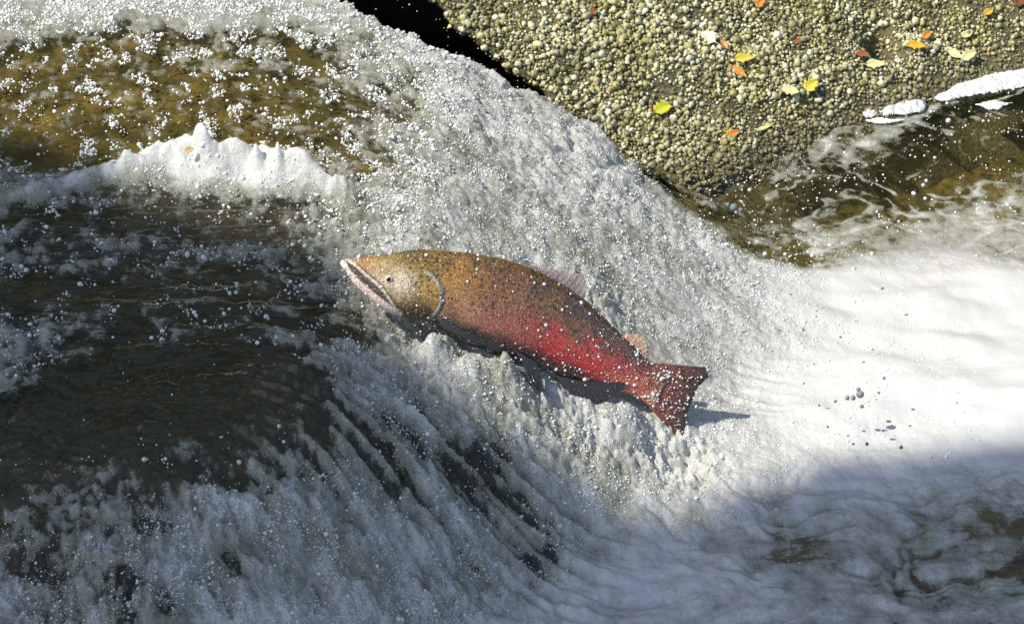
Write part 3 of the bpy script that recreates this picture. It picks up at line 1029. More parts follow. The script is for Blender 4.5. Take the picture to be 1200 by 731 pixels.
LEAVES = [  # px, py, length px, angle, colour, aspect, tilt, label
    (693, 20, 17, 0.1, 'red', .5, 0, 'small red-brown leaf lying alone high on the boulder'),
    (889, 9, 20, 0.5, 'orange', .55, 0, 'small orange leaf alone among pale pebbles near the boulder top'),
    (829, 50, 22, 2.4, 'cream', .8, .5, 'cream-white leaf standing tilted on edge among the pebbles'),
    (847, 58, 16, 1.9, 'orange', .5, .2, 'small rusty leaf touching the tilted cream-white leaf'),
    (870, 74, 27, -.2, 'yellow', .5, .1, 'bright yellow leaf just above an orange leaf'),
    (865, 90, 24, -.9, 'orange', .45, .3, 'narrow orange leaf just below a bright yellow leaf'),
    (924, 112, 24, -.5, 'pale', .6, .2, 'light yellow leaf, duller of a close yellow pair'),
    (949, 106, 23, .6, 'yellow', .7, .4, 'golden yellow leaf tilted up, brighter of a close yellow pair'),
    (775, 133, 25, .3, 'green', .7, .3, 'lime green leaf near the foaming edge of the chute'),
    (765, 133, 14, 1.5, 'brown', .5, .2, 'dark brown leaf scrap beside the lime green leaf'),
    (856, 163, 22, .1, 'orange', .5, 0, 'rust orange leaf stranded at the wet foot of the boulder'),
    (894, 155, 34, .05, 'pale', .16, 0, 'thin straw-coloured leaf blade at the wet foot of the boulder'),
    (1009, 69, 17, -.3, 'red', .6, .1, 'dark red-brown leaf below the dark hollow'),
    (1024, 81, 26, -.2, 'pale', .5, .2, 'pale yellow leaf with rusty neighbour below the dark hollow'),
    (1072, 59, 25, -.35, 'gold', .5, .2, 'golden orange leaf, largest of its colour on the boulder'),
    (1084, 47, 16, .4, 'orange', .6, .1, 'small orange leaf just above the golden orange leaf'),
    (1131, 46, 20, .1, 'pale', .5, 0, 'small pale yellow leaf above a pair of pale leaves'),
    (1117, 69, 23, -.8, 'pale', .55, .3, 'pale yellow leaf with its tip under its twin near the foam'),
    (1133, 71, 25, .35, 'pale', .55, .2, 'pale yellow leaf overlapping its twin near the foam'),
    (1156, 20, 18, .1, 'gold', .5, 0, 'small amber leaf high on the boulder, right of the hollow'),
    (1193, 7, 22, .8, 'brown', .6, .2, 'dark brown leaf at the far upper end of the boulder'),
    (932, 54, 13, .3, 'red', .5, 0, 'tiny rusty leaf fragment lying in open pebbles'),
]
lp = raycast([l[0] for l in LEAVES], [l[1] for l in LEAVES], rock_h, 1.2)
rn = np.array([-0.55 * wnor[0], -0.55 * wnor[1], 1.0])
for l, p in zip(LEAVES, lp):
    nr = rn / np.linalg.norm(rn) + np.array([-0.3, -0.6, 0.2]) * l[6]
    leaf(p + np.array([0, 0, .004 + 0.006 * l[6]]), nr, l[2] * MPP * 1.08, l[3] * 1.0, LM[l[4]], l[7], l[5], 0.5, stem=l[2] > 20)

wlp = raycast([223], [179], lambda x, y: water(x, y, False)[0], n=700)[0]
wl_ = leaf(wlp - pix_dir([223], [179])[0] * 0.02, (-.1, -.6, .8), 12 * MPP, .3, LM['tan'], 'tiny tan leaf caught in the white splash on the shelf', .75, .6, stem=False)
wl_['group'] = 'leaf carried by the water'
# ------------------------------------------------------------------ salmon
ST = np.array([  # spine stations in photo pixels: x, y, half height, half width ratio
    (399.5, 306, 2.2, .9), (403, 308.5, 5, .85), (412, 312.5, 11, .72), (425, 318.5, 19.5, .62), (440, 324, 27, .58), (457, 329, 34.5, .56), (477, 333, 41, .55), (500, 336.5, 44.5, .55),
    (525, 342, 48.5, .54), (555, 350, 53, .52), (590, 360.5, 55, .50), (625, 374, 53.5, .48), (660, 391.5, 48.5, .45), (695, 411.5, 39, .42), (725, 428, 29.5, .37), (748, 441, 23, .30), (764, 450, 21.5, .22), (776, 456.5, 22, .12)])


def spline(T, P, t):
    """monotone-ish Catmull-Rom of P(T) at t"""
    m = np.gradient(P, T)
    i = np.clip(np.searchsorted(T, t) - 1, 0, len(T) - 2)
    h = T[i + 1] - T[i]
    u = (t - T[i]) / h
    return ((2 * u ** 3 - 3 * u ** 2 + 1) * P[i] + (u ** 3 - 2 * u ** 2 + u) * h * m[i] + (-2 * u ** 3 + 3 * u ** 2) * P[i + 1] + (u ** 3 - u ** 2) * h * m[i + 1])


sl = np.concatenate([[0], np.cumsum(np.hypot(np.diff(ST[:, 0]), np.diff(ST[:, 1])))])
NS, NRING = 330, 120
tt = np.concatenate([np.linspace(0, 0.33, 170) * sl[-1], np.linspace(0.33, 1, NS - 170 + 1)[1:] * sl[-1]])
sx, sy, shh, swr = (spline(sl, ST[:, k], tt) for k in range(4))
dxs, dys = np.gradient(sx, tt), np.gradient(sy, tt)
dl = np.hypot(dxs, dys)
dxs, dys = dxs / dl, dys / dl
# depth of the fish: just clear of the water along its length
wq = [raycast([a], [b], lambda x, y: water(x, y, False)[0], n=700)[0] for a, b in ((402, 309), (500, 340), (610, 372), (700, 415), (790, 465))]
wd = [float((q - CAM) @ FWD) for q in wq]
print('water depth along fish', [round(v, 3) for v in wd], [np.round(q, 3).tolist() for q in wq])
fa, fb = np.polyfit([402, 500, 610, 700, 790], wd, 1)


def fish_depth(px):
    return fa * px + fb - 0.175 + 0.088 * sstep(480, 800, px)


def fpt(px, py, toward=0.0):
    """point on the fish's median plane, moved 'toward' metres to its left flank"""
    return at_depth(px, py, fish_depth(np.asarray(px, float)) - np.asarray(toward, float))


th = np.linspace(0, 2 * np.pi, NRING, endpoint=False)
ct, st = np.cos(th), np.sin(th)
sect_y = np.sign(ct) * np.abs(ct) ** 0.92
sect_x = np.sign(st) * np.abs(st) ** 0.95
# dorsal direction (up in the photo) at each station
ndx, ndy = dys, -dxs
PX = sx[:, None] + ndx[:, None] * shh[:, None] * sect_y[None]
PY = sy[:, None] + ndy[:, None] * shh[:, None] * sect_y[None]
LAT = (shh * swr)[:, None] * sect_x[None] * MPP
ARC = np.array([(495, 316), (505, 321), (513, 330), (518.5, 342), (518.5, 354), (514, 365), (505, 374)], float)
da = polydist(PX.ravel(), PY.ravel(), ARC).reshape(PX.shape)     # + = behind/left of travel
MOUTH = np.array([(404, 304), (415, 309.5), (429, 322), (440, 331), (449, 340), (458, 353), (468, 366)], float)
dm = polydist(PX.ravel(), PY.ravel(), MOUTH).reshape(PX.shape)
JAW = np.array([(398, 307), (404, 319), (416, 332), (432, 346), (450, 360), (470, 372), (486, 378)], float)
dj = np.abs(polydist(PX.ravel(), PY.ravel(), JAW).reshape(PX.shape))
inner = (PX < 519) & (PY > 314) & (PY < 376)
vert_ok = sstep(312, 322, PY) * sstep(379, 368, PY)
gill = np.where(PX > 470, sstep(3.0, 0.0, np.where(da < 0, -da, da)) * 0, 0)
front = -da                                           # try: front of the arc
# which sign lies in front of the gill edge (towards the snout)?
sgn = 1.0 if polydist(np.array([480.0]), np.array([345.0]), ARC)[0] > 0 else -1.0
gs = da * sgn
bulge = sstep(-1.6, 1.2, gs) * sstep(60, 10, gs) * vert_ok * sstep(440, 480, PX) * 0.0022
groove = np.exp(-(dm / 2.4) ** 2) * sstep(401, 410, PX) * 0.0030 + np.exp(-((gs + 2.4) / 2.2) ** 2) * vert_ok * (PX > 470) * (PX < 540) * 0.0022
lip = np.exp(-((dm + 5.0) / 2.5) ** 2) * sstep(401, 410, PX) * 0.0012 + np.exp(-((dm - 5.0) / 2.5) ** 2) * sstep(401, 410, PX) * 0.0012
LAT = LAT + np.sign(sect_x)[None] * np.abs(sect_x)[None] * (bulge - groove + lip)
V = fpt(PX.ravel(), PY.ravel(), LAT.ravel())
o3 = fpt([610], [372])[0]
fish = bpy.data.objects.new('salmon', None)
COL.objects.link(fish)
fish.location = o3
tag(fish, 'red-flanked speckled salmon leaping up the white cascade', 'fish')

PIG = np.array([  # px, py, sRGB of the fish's skin, dark along chin and belly
    (404, 303, 150, 120, 90), (425, 298, 165, 112, 55), (450, 293, 105, 82, 38), (440, 308, 165, 120, 55), (460, 310, 130, 108, 48), (480, 300, 98, 82, 36), (490, 320, 135, 112, 45), (450, 322, 175, 155, 115), (470, 335, 200, 180, 150), (460, 345, 150, 122, 60),
    (480, 345, 185, 150, 100), (500, 345, 175, 135, 60), (470, 355, 130, 100, 45), (507, 356, 165, 115, 35), (488, 354, 120, 90, 44), (480, 372, 30, 28, 34), (495, 376, 22, 21, 27), (465, 366, 40, 36, 40), (488, 370, 28, 26, 32), (468, 360, 60, 50, 46), (484, 361, 34, 30, 32), (494, 365, 28, 26, 30), (474, 363, 30, 28, 32), (503, 370, 30, 27, 30), (466, 331, 220, 208, 192), (472, 334, 205, 190, 165), (447, 318, 190, 170, 140), (476, 366, 26, 25, 30), (484, 364, 40, 34, 34), (497, 369, 24, 23, 28), (508, 378, 26, 25, 30), (522, 383, 34, 31, 36), (505, 374, 34, 30, 34), (515, 382, 30, 28, 34), (540, 394, 32, 30, 38), (570, 405, 36, 32, 38), (600, 420, 40, 30, 36),
    (520, 300, 120, 88, 40), (540, 320, 165, 118, 48), (560, 300, 95, 68, 42), (560, 330, 150, 104, 50), (540, 350, 165, 115, 68), (545, 370, 185, 120, 90), (525, 375, 130, 92, 70), (530, 386, 45, 40, 46), (555, 398, 42, 38, 46), (580, 405, 60, 38, 42),
    (590, 315, 105, 74, 44), (600, 340, 140, 90, 52), (580, 360, 150, 94, 58), (575, 385, 176, 100, 84), (600, 380, 172, 90, 66), (610, 400, 172, 74, 66), (600, 412, 95, 50, 50), (625, 425, 60, 34, 40),
    (640, 335, 90, 64, 40), (640, 360, 130, 84, 46), (630, 385, 180, 70, 56), (650, 400, 215, 42, 48), (650, 420, 205, 34, 48), (640, 438, 80, 30, 42), (670, 445, 70, 34, 44),
    (680, 360, 82, 58, 40), (680, 385, 130, 82, 46), (690, 410, 205, 50, 46), (690, 430, 222, 34, 44), (680, 448, 120, 44, 52), (710, 450, 205, 90, 72), (710, 385, 78, 54, 40), (720, 405, 108, 66, 44), (720, 425, 195, 48, 48), (735, 440, 215, 70, 62), (730, 455, 225, 125, 98),
    (745, 418, 70, 44, 36), (755, 432, 120, 56, 44), (755, 450, 190, 84, 66), (760, 465, 220, 130, 100), (775, 440, 130, 74, 48), (775, 460, 140, 78, 56)], float)
pigl = np.stack([srgb(*r[2:]) for r in PIG])


def pigment(px, py, sig=8.5):
    out = np.zeros((len(px), 3))
    sw = np.zeros(len(px)) + 1e-9
    for r, c in zip(PIG, pigl):
        w = np.exp(-((px - r[0]) ** 2 + (py - r[1]) ** 2) / (2 * sig * sig)) + 1e-6 / (1 + ((px - r[0]) ** 2 + (py - r[1]) ** 2) / 400)
        out += w[:, None] * c
        sw += w
    return out / sw[:, None]


pxr, pyr = PX.ravel(), PY.ravel()
wn1 = fbm(pxr * .09, pyr * .09, 3, 131) * 9
wn2 = fbm(pxr * .09, pyr * .09, 3, 137) * 9
rgb = pigment(pxr + wn1, pyr + wn2)
rgb = rgb * (1 + 0.35 * fbm(pxr * .16, pyr * .16, 3, 139))[:, None]


def blend(rgb, m, c):
    return rgb * (1 - m[:, None]) + srgb(*c)[None] * m[:, None]


djr, dmr, gsr = dj.ravel(), dm.ravel(), gs.ravel()
# dark inside of the mouth line between jaw and upper lip, pale lower jaw, pale lip edge
low = sstep(0.5, 3.0, np.where(polydist(np.array([420.0]), np.array([335.0]), MOUTH)[0] > 0, dmr, -dmr)) * (pxr < 475)
rgb = blend(rgb, low * sstep(478, 462, pxr) * 0.92, (46, 40, 44))
rgb = blend(rgb, sstep(8.0, 4.5, djr) * sstep(478, 455, pxr), (236, 214, 204))
rgb = blend(rgb, np.exp(-(dmr / 1.5) ** 2) * sstep(404, 412, pxr) * sstep(466, 456, pxr), (210, 200, 190))
rgb = blend(rgb, np.exp(-((np.abs(dmr) - 3.0) / 1.3) ** 2) * (low < .5) * sstep(408, 425, pxr) * sstep(466, 458, pxr) * .8, (52, 42, 34))
rgb = blend(rgb, sstep(2.8, 0.8, np.abs(gsr - 1.0)) * vert_ok.ravel() * (pxr > 485) * (pxr < 525) * np.clip(.85 + .5 * fbm(pxr * .12, pyr * .12, 2, 143), 0, .97), (190, 190, 178))  # highlight on the gill cover edge, painted as a pale line
rgb = blend(rgb, np.exp(-((gsr + 3) / 2.0) ** 2) * vert_ok.ravel() * (pxr > 490) * (pxr < 535) * .75, (70, 52, 36))
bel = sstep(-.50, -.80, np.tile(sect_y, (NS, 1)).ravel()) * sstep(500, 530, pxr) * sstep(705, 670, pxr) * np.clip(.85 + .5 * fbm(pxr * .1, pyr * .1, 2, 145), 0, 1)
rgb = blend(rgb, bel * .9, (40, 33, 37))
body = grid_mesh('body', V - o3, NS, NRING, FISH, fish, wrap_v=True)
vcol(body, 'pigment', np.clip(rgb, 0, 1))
sp = sstep(440, 520, pxr) * sstep(-0.55, 0.1, np.tile(sect_y, NS)) + 0.25
attr(body, 'spots', np.clip(sp, 0, 1))


def fin(name, base, tip, col, lateral=0.0, flare=0.0, nu=26, nv=16, spots=0.5, ragged=1.2, thick=0.0016, col2=None):
    """rayed fin between a base line and a tip line (photo pixels); two skins and a rim"""
    base, tip = np.array(base, float), np.array(tip, float)

    def rs(P):
        s = np.concatenate([[0], np.cumsum(np.hypot(*np.diff(P, axis=0).T))])
        u = np.linspace(0, s[-1], nu)
        return np.stack([np.interp(u, s, P[:, 0]), np.interp(u, s, P[:, 1])], 1)
    B, T = rs(base), rs(tip)
    r = np.arange(nu)
    T = T + (np.stack([np.sin(r * 2.4), np.cos(r * 1.9)], 1)) * ragged * 0.5
    vs_, cols, sps = [], [], []
    for side in (1, -1):
        for i in range(nv):
            q = i / (nv - 1)
            p = B * (1 - q) + T * q
            th_ = thick * (1 - 0.7 * q) * side + 0.0009 * np.sin(r * np.pi) + 0.0012 * ((r % 2) - 0.5) * (0.3 + q)
            lat = lateral + flare * q * q + th_
            vs_.append(fpt(p[:, 0], p[:, 1], lat))
            c = np.tile(srgb(*col), (nu, 1))
            if col2 is not None:
                c = c * (1 - q) + srgb(*col2)[None] * q
            c = c * (0.75 + 0.5 * (r % 2))[:, None]
            cols.append(c)
            sps.append(np.full(nu, spots))
    Vf = np.concatenate(vs_) - o3
    n1_ = nu * nv
    rim = []
    loop = [i for i in range(nu)] + [j * nu + nu - 1 for j in range(1, nv)] + [(nv - 1) * nu + i for i in range(nu - 2, -1, -1)] + [j * nu for j in range(nv - 2, 0, -1)]
    for a, b in zip(loop, loop[1:] + loop[:1]):
        rim.append((a, b, b + n1_, a + n1_))
    me = bpy.data.meshes.new(name)
    idx = np.arange(n1_).reshape(nv, nu)
    q = np.stack([idx[:-1, :-1], idx[1:, :-1], idx[1:, 1:], idx[:-1, 1:]], -1).reshape(-1, 4)
    faces = [tuple(map(int, f)) for f in q] + [tuple(int(k + n1_) for k in f[::-1]) for f in q] + [tuple(map(int, f)) for f in rim]
    me.from_pydata(Vf.tolist(), [], faces)
    me.update()
    for p in me.polygons:
        p.use_smooth = True
    me.materials.append(FIN)
    o = bpy.data.objects.new(name, me)
    COL.objects.link(o)
    o.parent = fish
    vcol(o, 'pigment', np.concatenate(cols))
    attr(o, 'spots', np.concatenate(sps))
    return o


fin('tail_fin', [(757, 424), (763, 436), (764, 448), (760, 460), (752, 468)], [(826, 429), (831, 440), (816, 456), (809, 474), (804, 492), (798, 516)], (158, 80, 58), nu=40, nv=26, spots=.9, ragged=2.4, col2=(40, 35, 30))
fin('dorsal_fin', [(612, 310), (630, 321), (650, 333), (668, 346), (682, 358)], [(622, 312), (642, 314), (664, 318), (684, 322), (688, 340)], (140, 118, 110), spots=.25, ragged=1.5, col2=(190, 170, 162))
fin('adipose_fin', [(730, 400), (738, 408), (750, 420)], [(733, 391), (746, 391), (757, 398), (760, 410), (757, 420)], (190, 140, 110), nu=18, nv=10, spots=.5, ragged=.6, thick=.003, col2=(215, 178, 150))
fin('anal_fin', [(652, 440), (680, 446), (705, 447), (732, 448)], [(660, 455), (680, 464), (698, 472), (716, 466), (734, 454)], (48, 34, 40), lateral=.014, spots=.3, col2=(36, 32, 36))
fin('pelvic_fin', [(606, 412), (616, 417), (628, 424)], [(622, 448), (632, 460), (640, 458)], (44, 40, 44), lateral=.030, flare=.02, nu=16, nv=14, spots=.2, col2=(30, 30, 34))
fin('pectoral_fin', [(512, 372), (516, 379), (520, 385)], [(588, 402), (592, 409), (580, 412)], (56, 50, 54), lateral=.032, flare=-.004, nu=16, nv=20, spots=.1, col2=(38, 36, 42))


def ellipsoid(name, px, py, toward, r, sq, mat, parent):
    bm = bmesh.new()
    bmesh.ops.create_uvsphere(bm, u_segments=20, v_segments=12, radius=r)
    for f in bm.faces:
        f.smooth = True
    me = bpy.data.meshes.new(name)
    bm.to_mesh(me)
    bm.free()
    me.materials.append(mat)
    o = bpy.data.objects.new(name, me)
    COL.objects.link(o)
    o.parent = parent
    w = fpt([px], [py], toward)[0]
    base = o3 if parent is fish else o3 + np.array(parent.location)
    o.location = w - base
    o.rotation_euler = (math.radians(60), 0, 0) if parent is fish else (0, 0, 0)
    o.scale = (1, 1, sq) if parent is fish else (1, 1, 1)
    return o


ir = np.argmin(np.abs(sx - 457))
eye_lat = float(shh[ir] * swr[ir] * MPP)
eye = ellipsoid('eye', 455.5, 327.5, eye_lat * 0.97, 0.0085, 0.55, mat_plain('eye_iris', tuple(srgb(196, 178, 140)), 0.12), fish)
pu = ellipsoid('pupil', 455.5, 327.5, eye_lat * 0.97 + 0.0030, 0.0052, 1, mat_plain('eye_pupil', (0.01, 0.01, 0.012), 0.05), eye)
pu.location = (0, 0, 0.0048)

# beads of water on the fish
ring_near = (np.tile(sect_x, NS) > -0.1)
cand = np.where(ring_near & (pxr > 404))[0]
wts = 0.25 + sstep(560, 760, pxr[cand]) * 1.4 + sstep(395, 420, pyr[cand])
pickv = RNG.choice(cand, 460, replace=False, p=wts / wts.sum())
br = np.exp(RNG.normal(math.log(0.0013), 0.5, len(pickv)))
tl_pts = []
for _ in range(170):
    a, b = RNG.uniform(0, 1), RNG.uniform(0, 1)
    q0 = np.array([(760, 428), (760, 462)])
    p0 = q0[0] * (1 - a) + q0[1] * a
    p1 = np.array([829, 436]) * (1 - a) + np.array([798, 512]) * a
    p = p0 * (1 - b) + p1 * b
    tl_pts.append(fpt([p[0]], [p[1]], 0.004)[0])
beads = scatter('water_beads', np.concatenate([V[pickv], np.array(tl_pts)]), np.concatenate([br, np.exp(RNG.normal(math.log(.0012), .45, 170))]), None, BUBBLE)
tag(beads, 'small white water beads clinging to the leaping fish', 'water beads', kind='stuff')

# ------------------------------------------------------------------ foam bubbles on the water
def bubbles(name, n, box, dens_fn, rmu, rsig, lift, label, mat=BUBBLE, rmax=0.007):
    x = RNG.uniform(box[0], box[1], n)
    y = RNG.uniform(box[2], box[3], n)
    k = RNG.uniform(0, 1, n) < dens_fn(x, y)
    x, y = x[k], y[k]
    r = np.clip(np.exp(RNG.normal(math.log(rmu), rsig, len(x))), 0.0008, rmax)
    h, f, s = water(x, y, False)
    z = h + r * RNG.uniform(lift[0], lift[1], len(x))
    o = scatter(name, np.stack([x, y, z], 1), r, None, mat)
    tag(o, label, 'bubbles', kind='stuff')
    print(name, len(x))
    return o


def side_e(x, y):
    return polydist(x, y, EP) < 0.02


# shelf region, upper left: beads of foam in clusters
def d_shelf(x, y):
    b = base_h(x, y)
    c = fbm(x * 20, y * 15, 3, 71)
    f = FOAMF(x, y)
    return sstep(.345, .375, b) * side_e(x, y) * np.clip(0.010 + 0.97 * sstep(.06, .36, c + (f - .4) * .9), 0, 1) * sstep(.025, .06, np.abs(polydist(x, y, RIDGE))) * (0.25 + 0.75 * sstep(.2, .4, f)) * (1 - 0.72 * sstep(.03, -.10, polydist(x, y, RIDGE)))


bubbles('shelf_foam_bubbles', 120000, (-1.25, 0.05, -.75, 1.25), d_shelf, .0014, .50, (-.3, .6), 'clusters of white foam bubbles riding the brown shallow shelf water', rmax=.0048)


def d_chute(x, y):
    b = base_h(x, y)
    return (sstep(.0, .05, b) * sstep(.385, .36, b) * side_e(x, y)) * np.clip(.28 + 1.3 * fbm(x * 11, y * 11, 3, 141), 0.02, 1) * sstep(.45, .7, FOAMF(x, y))


bubbles('chute_foam_bubbles', 280000, (-1.2, .95, -1.15, .95), d_chute, .00105, .42, (-.4, .8), 'tiny white bubbles churning in the steep white cascade')


def d_pool(x, y):
    b = base_h(x, y)
    return sstep(.05, .02, b) * np.clip(.12 + .8 * fbm(x * 8, y * 8, 3, 151), 0.02, 1) * sstep(1.0, .3, FOAMF(x, y)) * sstep(-.35, .1, y)


bubbles('pool_foam_bubbles', 16000, (.2, 1.3, -.4, 1.5), d_pool, .0014, .5, (-.3, .5), 'scattered white bubbles drifting on the brown pool by the boulder')

# loose foam slabs at the foot of the boulder
def foam_slab(poly, h, label):
    P = at_z([p[0] for p in poly], [p[1] for p in poly], [0.004] * len(poly))[:, :2]
    c = P.mean(0)
    st_ = 0.0016
    xs = np.arange(P[:, 0].min() - .02, P[:, 0].max() + .02, st_)
    ys = np.arange(P[:, 1].min() - .03, P[:, 1].max() + .03, st_)
    X, Y = np.meshgrid(xs, ys)
    x, y = X.ravel(), Y.ravel()
    ins = inside(x, y, P)
    d = np.abs(polydist(x, y, np.concatenate([P, P[:1]]))) * np.where(ins, 1, -1)
    d = d + 0.014 * fbm(x * 26, y * 18, 3, 161) + 0.004 * fbm(x * 90, y * 70, 2, 162)
    z = h * np.sqrt(np.clip(d / 0.022, 0, 1)) * (1 + .45 * fbm(x * 38, y * 30, 3, 163)) + 0.0012 * fbm(x * 150, y * 130, 2, 164)
    z = z - 0.003
    keep = (d > 0.0).reshape(X.shape)
    ok = keep[:-1, :-1] & keep[1:, :-1] & keep[1:, 1:] & keep[:-1, 1:]
    idx = np.arange(X.size).reshape(X.shape)
    q = np.stack([idx[:-1, :-1], idx[:-1, 1:], idx[1:, 1:], idx[1:, :-1]], -1)[ok]
    used = np.unique(q)
    remap = np.full(X.size, -1)
    remap[used] = np.arange(len(used))
    me = bpy.data.meshes.new('foam_patch')
    me.from_pydata(np.stack([x - c[0], y - c[1], z + .004], 1)[used].tolist(), [], remap[q].tolist())
    me.update()
    for pl in me.polygons:
        pl.use_smooth = True
    me.materials.append(FOAM)
    o = bpy.data.objects.new('foam_patch', me)
    COL.objects.link(o)
    o.location = (c[0], c[1], 0)
    tag(o, label, 'foam', 'loose foam at the foot of the boulder')
    return o


foam_slab([(1003, 134), (1012, 126), (1026, 125), (1028, 134), (1016, 138)], .012, 'small rounded white foam clump beside the larger clump')
foam_slab([(1030, 128), (1050, 121), (1078, 117), (1085, 123), (1080, 131), (1055, 136), (1034, 136)], .014, 'largest thick white foam clump under the pebbly boulder')
foam_slab([(1014, 140), (1035, 137), (1062, 139), (1050, 143), (1025, 144)], .007, 'thin white foam sliver in front of the thick clump')
foam_slab([(1088, 116), (1120, 98), (1160, 86), (1215, 78), (1240, 92), (1190, 104), (1140, 112), (1110, 118)], .010, 'long flat foam raft along the boulder waterline')
foam_slab([(1145, 122), (1165, 116), (1185, 120), (1172, 126), (1155, 127)], .006, 'small grey foam island off the long foam raft')

# ------------------------------------------------------------------ spray in the air
sp_px, sp_r, sp_up = [], [], []


def spray(n, x0, x1, y0, y1, up, rmu, rsig=.4):
    px = RNG.uniform(x0, x1, n)
    py = RNG.uniform(y0, y1, n)
    w = raycast(px, py, lambda x, y: base_h(x, y), n=160)
    u = RNG.uniform(0.02, up, n)
    d = pix_dir(px, py)
    return w - d * (u / np.abs(d[:, 2]))[:, None], np.exp(RNG.normal(math.log(rmu), rsig, n))


A = [spray(90, 400, 660, 0, 110, .12, .0011), spray(900, 430, 900, 60, 330, .06, .0010), spray(500, 390, 860, 280, 520, .05, .0010), spray(300, 120, 420, 130, 260, .05, .0012), spray(350, 820, 960, 180, 380, .06, .0012), spray(120, 0, 400, 20, 260, .05, .0014), spray(260, 0, 620, 520, 731, .05, .0010)]
sprayo = scatter('spray_droplets', np.concatenate([a[0] for a in A]), np.concatenate([a[1] for a in A]), None, BUBBLE)
tag(sprayo, 'fine white droplets thrown up above the cascade', 'spray', kind='stuff')
DK = [(1000, 466, 3.2), (1008, 462, 4.6), (993, 466, 2.6), (1006, 456, 2.6), (979, 470, 2.0), (1010, 476, 2.4), (1036, 443, 2.2), (1030, 460, 1.8), (1016, 520, 2.2), (1056, 524, 2.4), (970, 500, 1.6), (985, 395, 1.6), (960, 475, 1.5), (1000, 520, 1.4), (1034, 338, 1.8), (860, 243, 5.5), (868, 246, 3.5), (853, 240, 3.2), (942, 449, 1.6)]
dk_w = raycast([d[0] for d in DK], [d[1] for d in DK], base_h)
dk_d = pix_dir([d[0] for d in DK], [d[1] for d in DK])
dko = scatter('water_drops', dk_w - dk_d * 0.16, np.array([d[2] for d in DK]) * MPP, None, DROP)
tag(dko, 'dark glassy water drops flying over the white pool', 'water drops', kind='stuff')

# ------------------------------------------------------------------ the tree on the bank whose crown shades the ledge and the near pool
SH = np.array([(-500, 120), (-200, 140), (0, 160), (110, 196), (150, 232), (240, 268), (350, 292), (392, 330), (405, 400), (470, 440), (560, 490), (640, 545), (720, 610), (800, 625), (880, 590), (960, 556), (1080, 540), (1250, 522), (1500, 500), (1500, 820), (1000, 900), (400, 960), (-200, 900), (-500, 760)], float)
shp = raycast(SH[:, 0], SH[:, 1], base_h)
HT = 10.5
cr = shp + SDIR[None] * ((HT - shp[:, 2]) / SDIR[2])[:, None]
cpoly = cr[:, :2]
lo, hi = cpoly.min(0), cpoly.max(0)
n = 60000
qx, qy = RNG.uniform(lo[0], hi[0], n), RNG.uniform(lo[1], hi[1], n)
k = inside(qx, qy, cpoly)
qx, qy = qx[k], qy[k]
uz = RNG.normal(0, 0.5, len(qx))
cen = np.stack([qx, qy, np.full(len(qx), HT)], 1) + SDIR[None] * uz[:, None] + RNG.normal(0, .02, (len(qx), 3))
a1 = RNG.normal(size=(len(qx), 3))
a1 /= np.linalg.norm(a1, axis=1)[:, None]
a2 = np.cross(a1, RNG.normal(size=(len(qx), 3)))
a2 /= np.linalg.norm(a2, axis=1)[:, None]
s = RNG.uniform(.03, .055, len(qx))[:, None]
lv = np.stack([cen - a1 * s, cen + a2 * s * .6, cen + a1 * s, cen - a2 * s * .6], 1).reshape(-1, 3)
tree = bpy.data.objects.new('bank_tree', None)
COL.objects.link(tree)
tc = cen.mean(0)
tbase = np.array([tc[0] - 2.6, tc[1] - 0.6, -0.6])
tree.location = tbase
tag(tree, 'leafy tree on the bank with its crown over the stream', 'tree')
me = bpy.data.meshes.new('crown')
nf = len(qx)
me.vertices.add(nf * 4)
me.vertices.foreach_set('co', (lv - tbase).astype(np.float32).ravel())
me.loops.add(nf * 4)
me.loops.foreach_set('vertex_index', np.arange(nf * 4, dtype=np.int32))
me.polygons.add(nf)
me.polygons.foreach_set('loop_start', np.arange(0, nf * 4, 4, dtype=np.int32))
me.update(calc_edges=True)
me.materials.append(mat_plain('green_foliage', (0.06, 0.10, 0.03), 0.5))
co = bpy.data.objects.new('crown', me)
COL.objects.link(co)
co.parent = tree
BARK = mat_plain('bark', (0.10, 0.075, 0.05), 0.85)


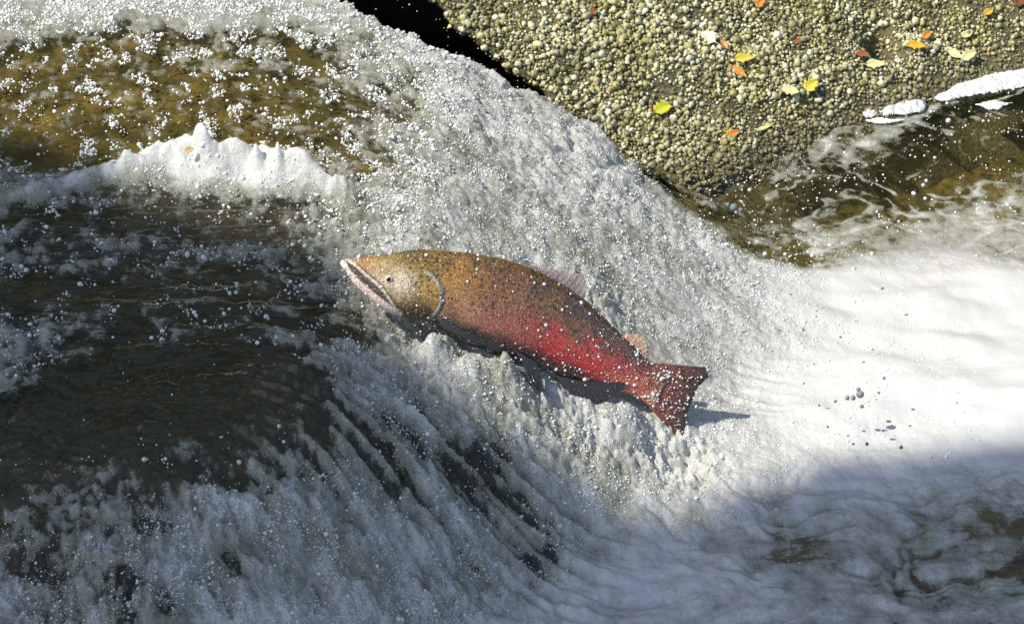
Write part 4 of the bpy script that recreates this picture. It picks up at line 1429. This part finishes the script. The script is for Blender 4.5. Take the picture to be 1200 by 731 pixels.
def limb(name, pts, rads):
    pts = np.array(pts, float)
    vs_ = []
    for i, (p, r) in enumerate(zip(pts, rads)):
        t = pts[min(i + 1, len(pts) - 1)] - pts[max(i - 1, 0)]
        t /= np.linalg.norm(t)
        a = np.cross(t, [0.3, 1, 0.2])
        a /= np.linalg.norm(a)
        b = np.cross(t, a)
        an = np.linspace(0, 2 * np.pi, 12, endpoint=False)
        vs_.append(p[None] + r * (np.cos(an)[:, None] * a + np.sin(an)[:, None] * b))
    return grid_mesh(name, np.concatenate(vs_), len(pts), 12, BARK, tree, wrap_v=True)


ct_ = tc - tbase
limb('trunk', [(0, 0, -.2), (.1, 0, 2.5), (.3, .1, 5.4), (.8, .2, 8.2), (1.3, .3, 10.0)], (.34, .28, .22, .15, .09))
for i in range(7):
    e = cen[int(RNG.integers(len(cen)))] - tbase
    a = np.array((.8, .2, 8.2)) if i % 2 else np.array((.4, .12, 6.5))
    mpt = (a + e) / 2 + np.array([0, 0, .25])
    limb('branch', [a, (a + mpt) / 2 + np.array([0, 0, .1]), mpt, (mpt + e) / 2 + np.array([0, 0, .06]), e], (.09, .07, .05, .03, .012))

# woods added on the far bank, out of view: they darken what the water mirrors
n = 70000
wa = RNG.uniform(math.radians(-62), math.radians(72), n)
wr = RNG.uniform(8.0, 11.5, n)
crown_top = 9.5 + 2.5 * fbm(wa * 4, wa * 0 + 1.0, 3, 171)
wz = -0.6 + crown_top * RNG.uniform(0, 1, n) ** 0.8
cen = np.stack([np.sin(wa) * wr, 1.0 + np.cos(wa) * wr, wz], 1)
a1 = RNG.normal(size=(n, 3))
a1 /= np.linalg.norm(a1, axis=1)[:, None]
a2 = np.cross(a1, RNG.normal(size=(n, 3)))
a2 /= np.linalg.norm(a2, axis=1)[:, None]
s = RNG.uniform(.12, .26, n)[:, None]
lv = np.stack([cen - a1 * s, cen + a2 * s * .6, cen + a1 * s, cen - a2 * s * .6], 1).reshape(-1, 3)
me = bpy.data.meshes.new('added_bank_woods')
me.vertices.add(n * 4)
me.vertices.foreach_set('co', lv.astype(np.float32).ravel())
me.loops.add(n * 4)
me.loops.foreach_set('vertex_index', np.arange(n * 4, dtype=np.int32))
me.polygons.add(n)
me.polygons.foreach_set('loop_start', np.arange(0, n * 4, 4, dtype=np.int32))
me.update(calc_edges=True)
me.materials.append(bpy.data.materials['green_foliage'])
wo_ = bpy.data.objects.new('added_bank_woods', me)
COL.objects.link(wo_)
tag(wo_, 'mass of green leaves added out of view to darken reflections', 'woods', kind='stuff')
print('done')
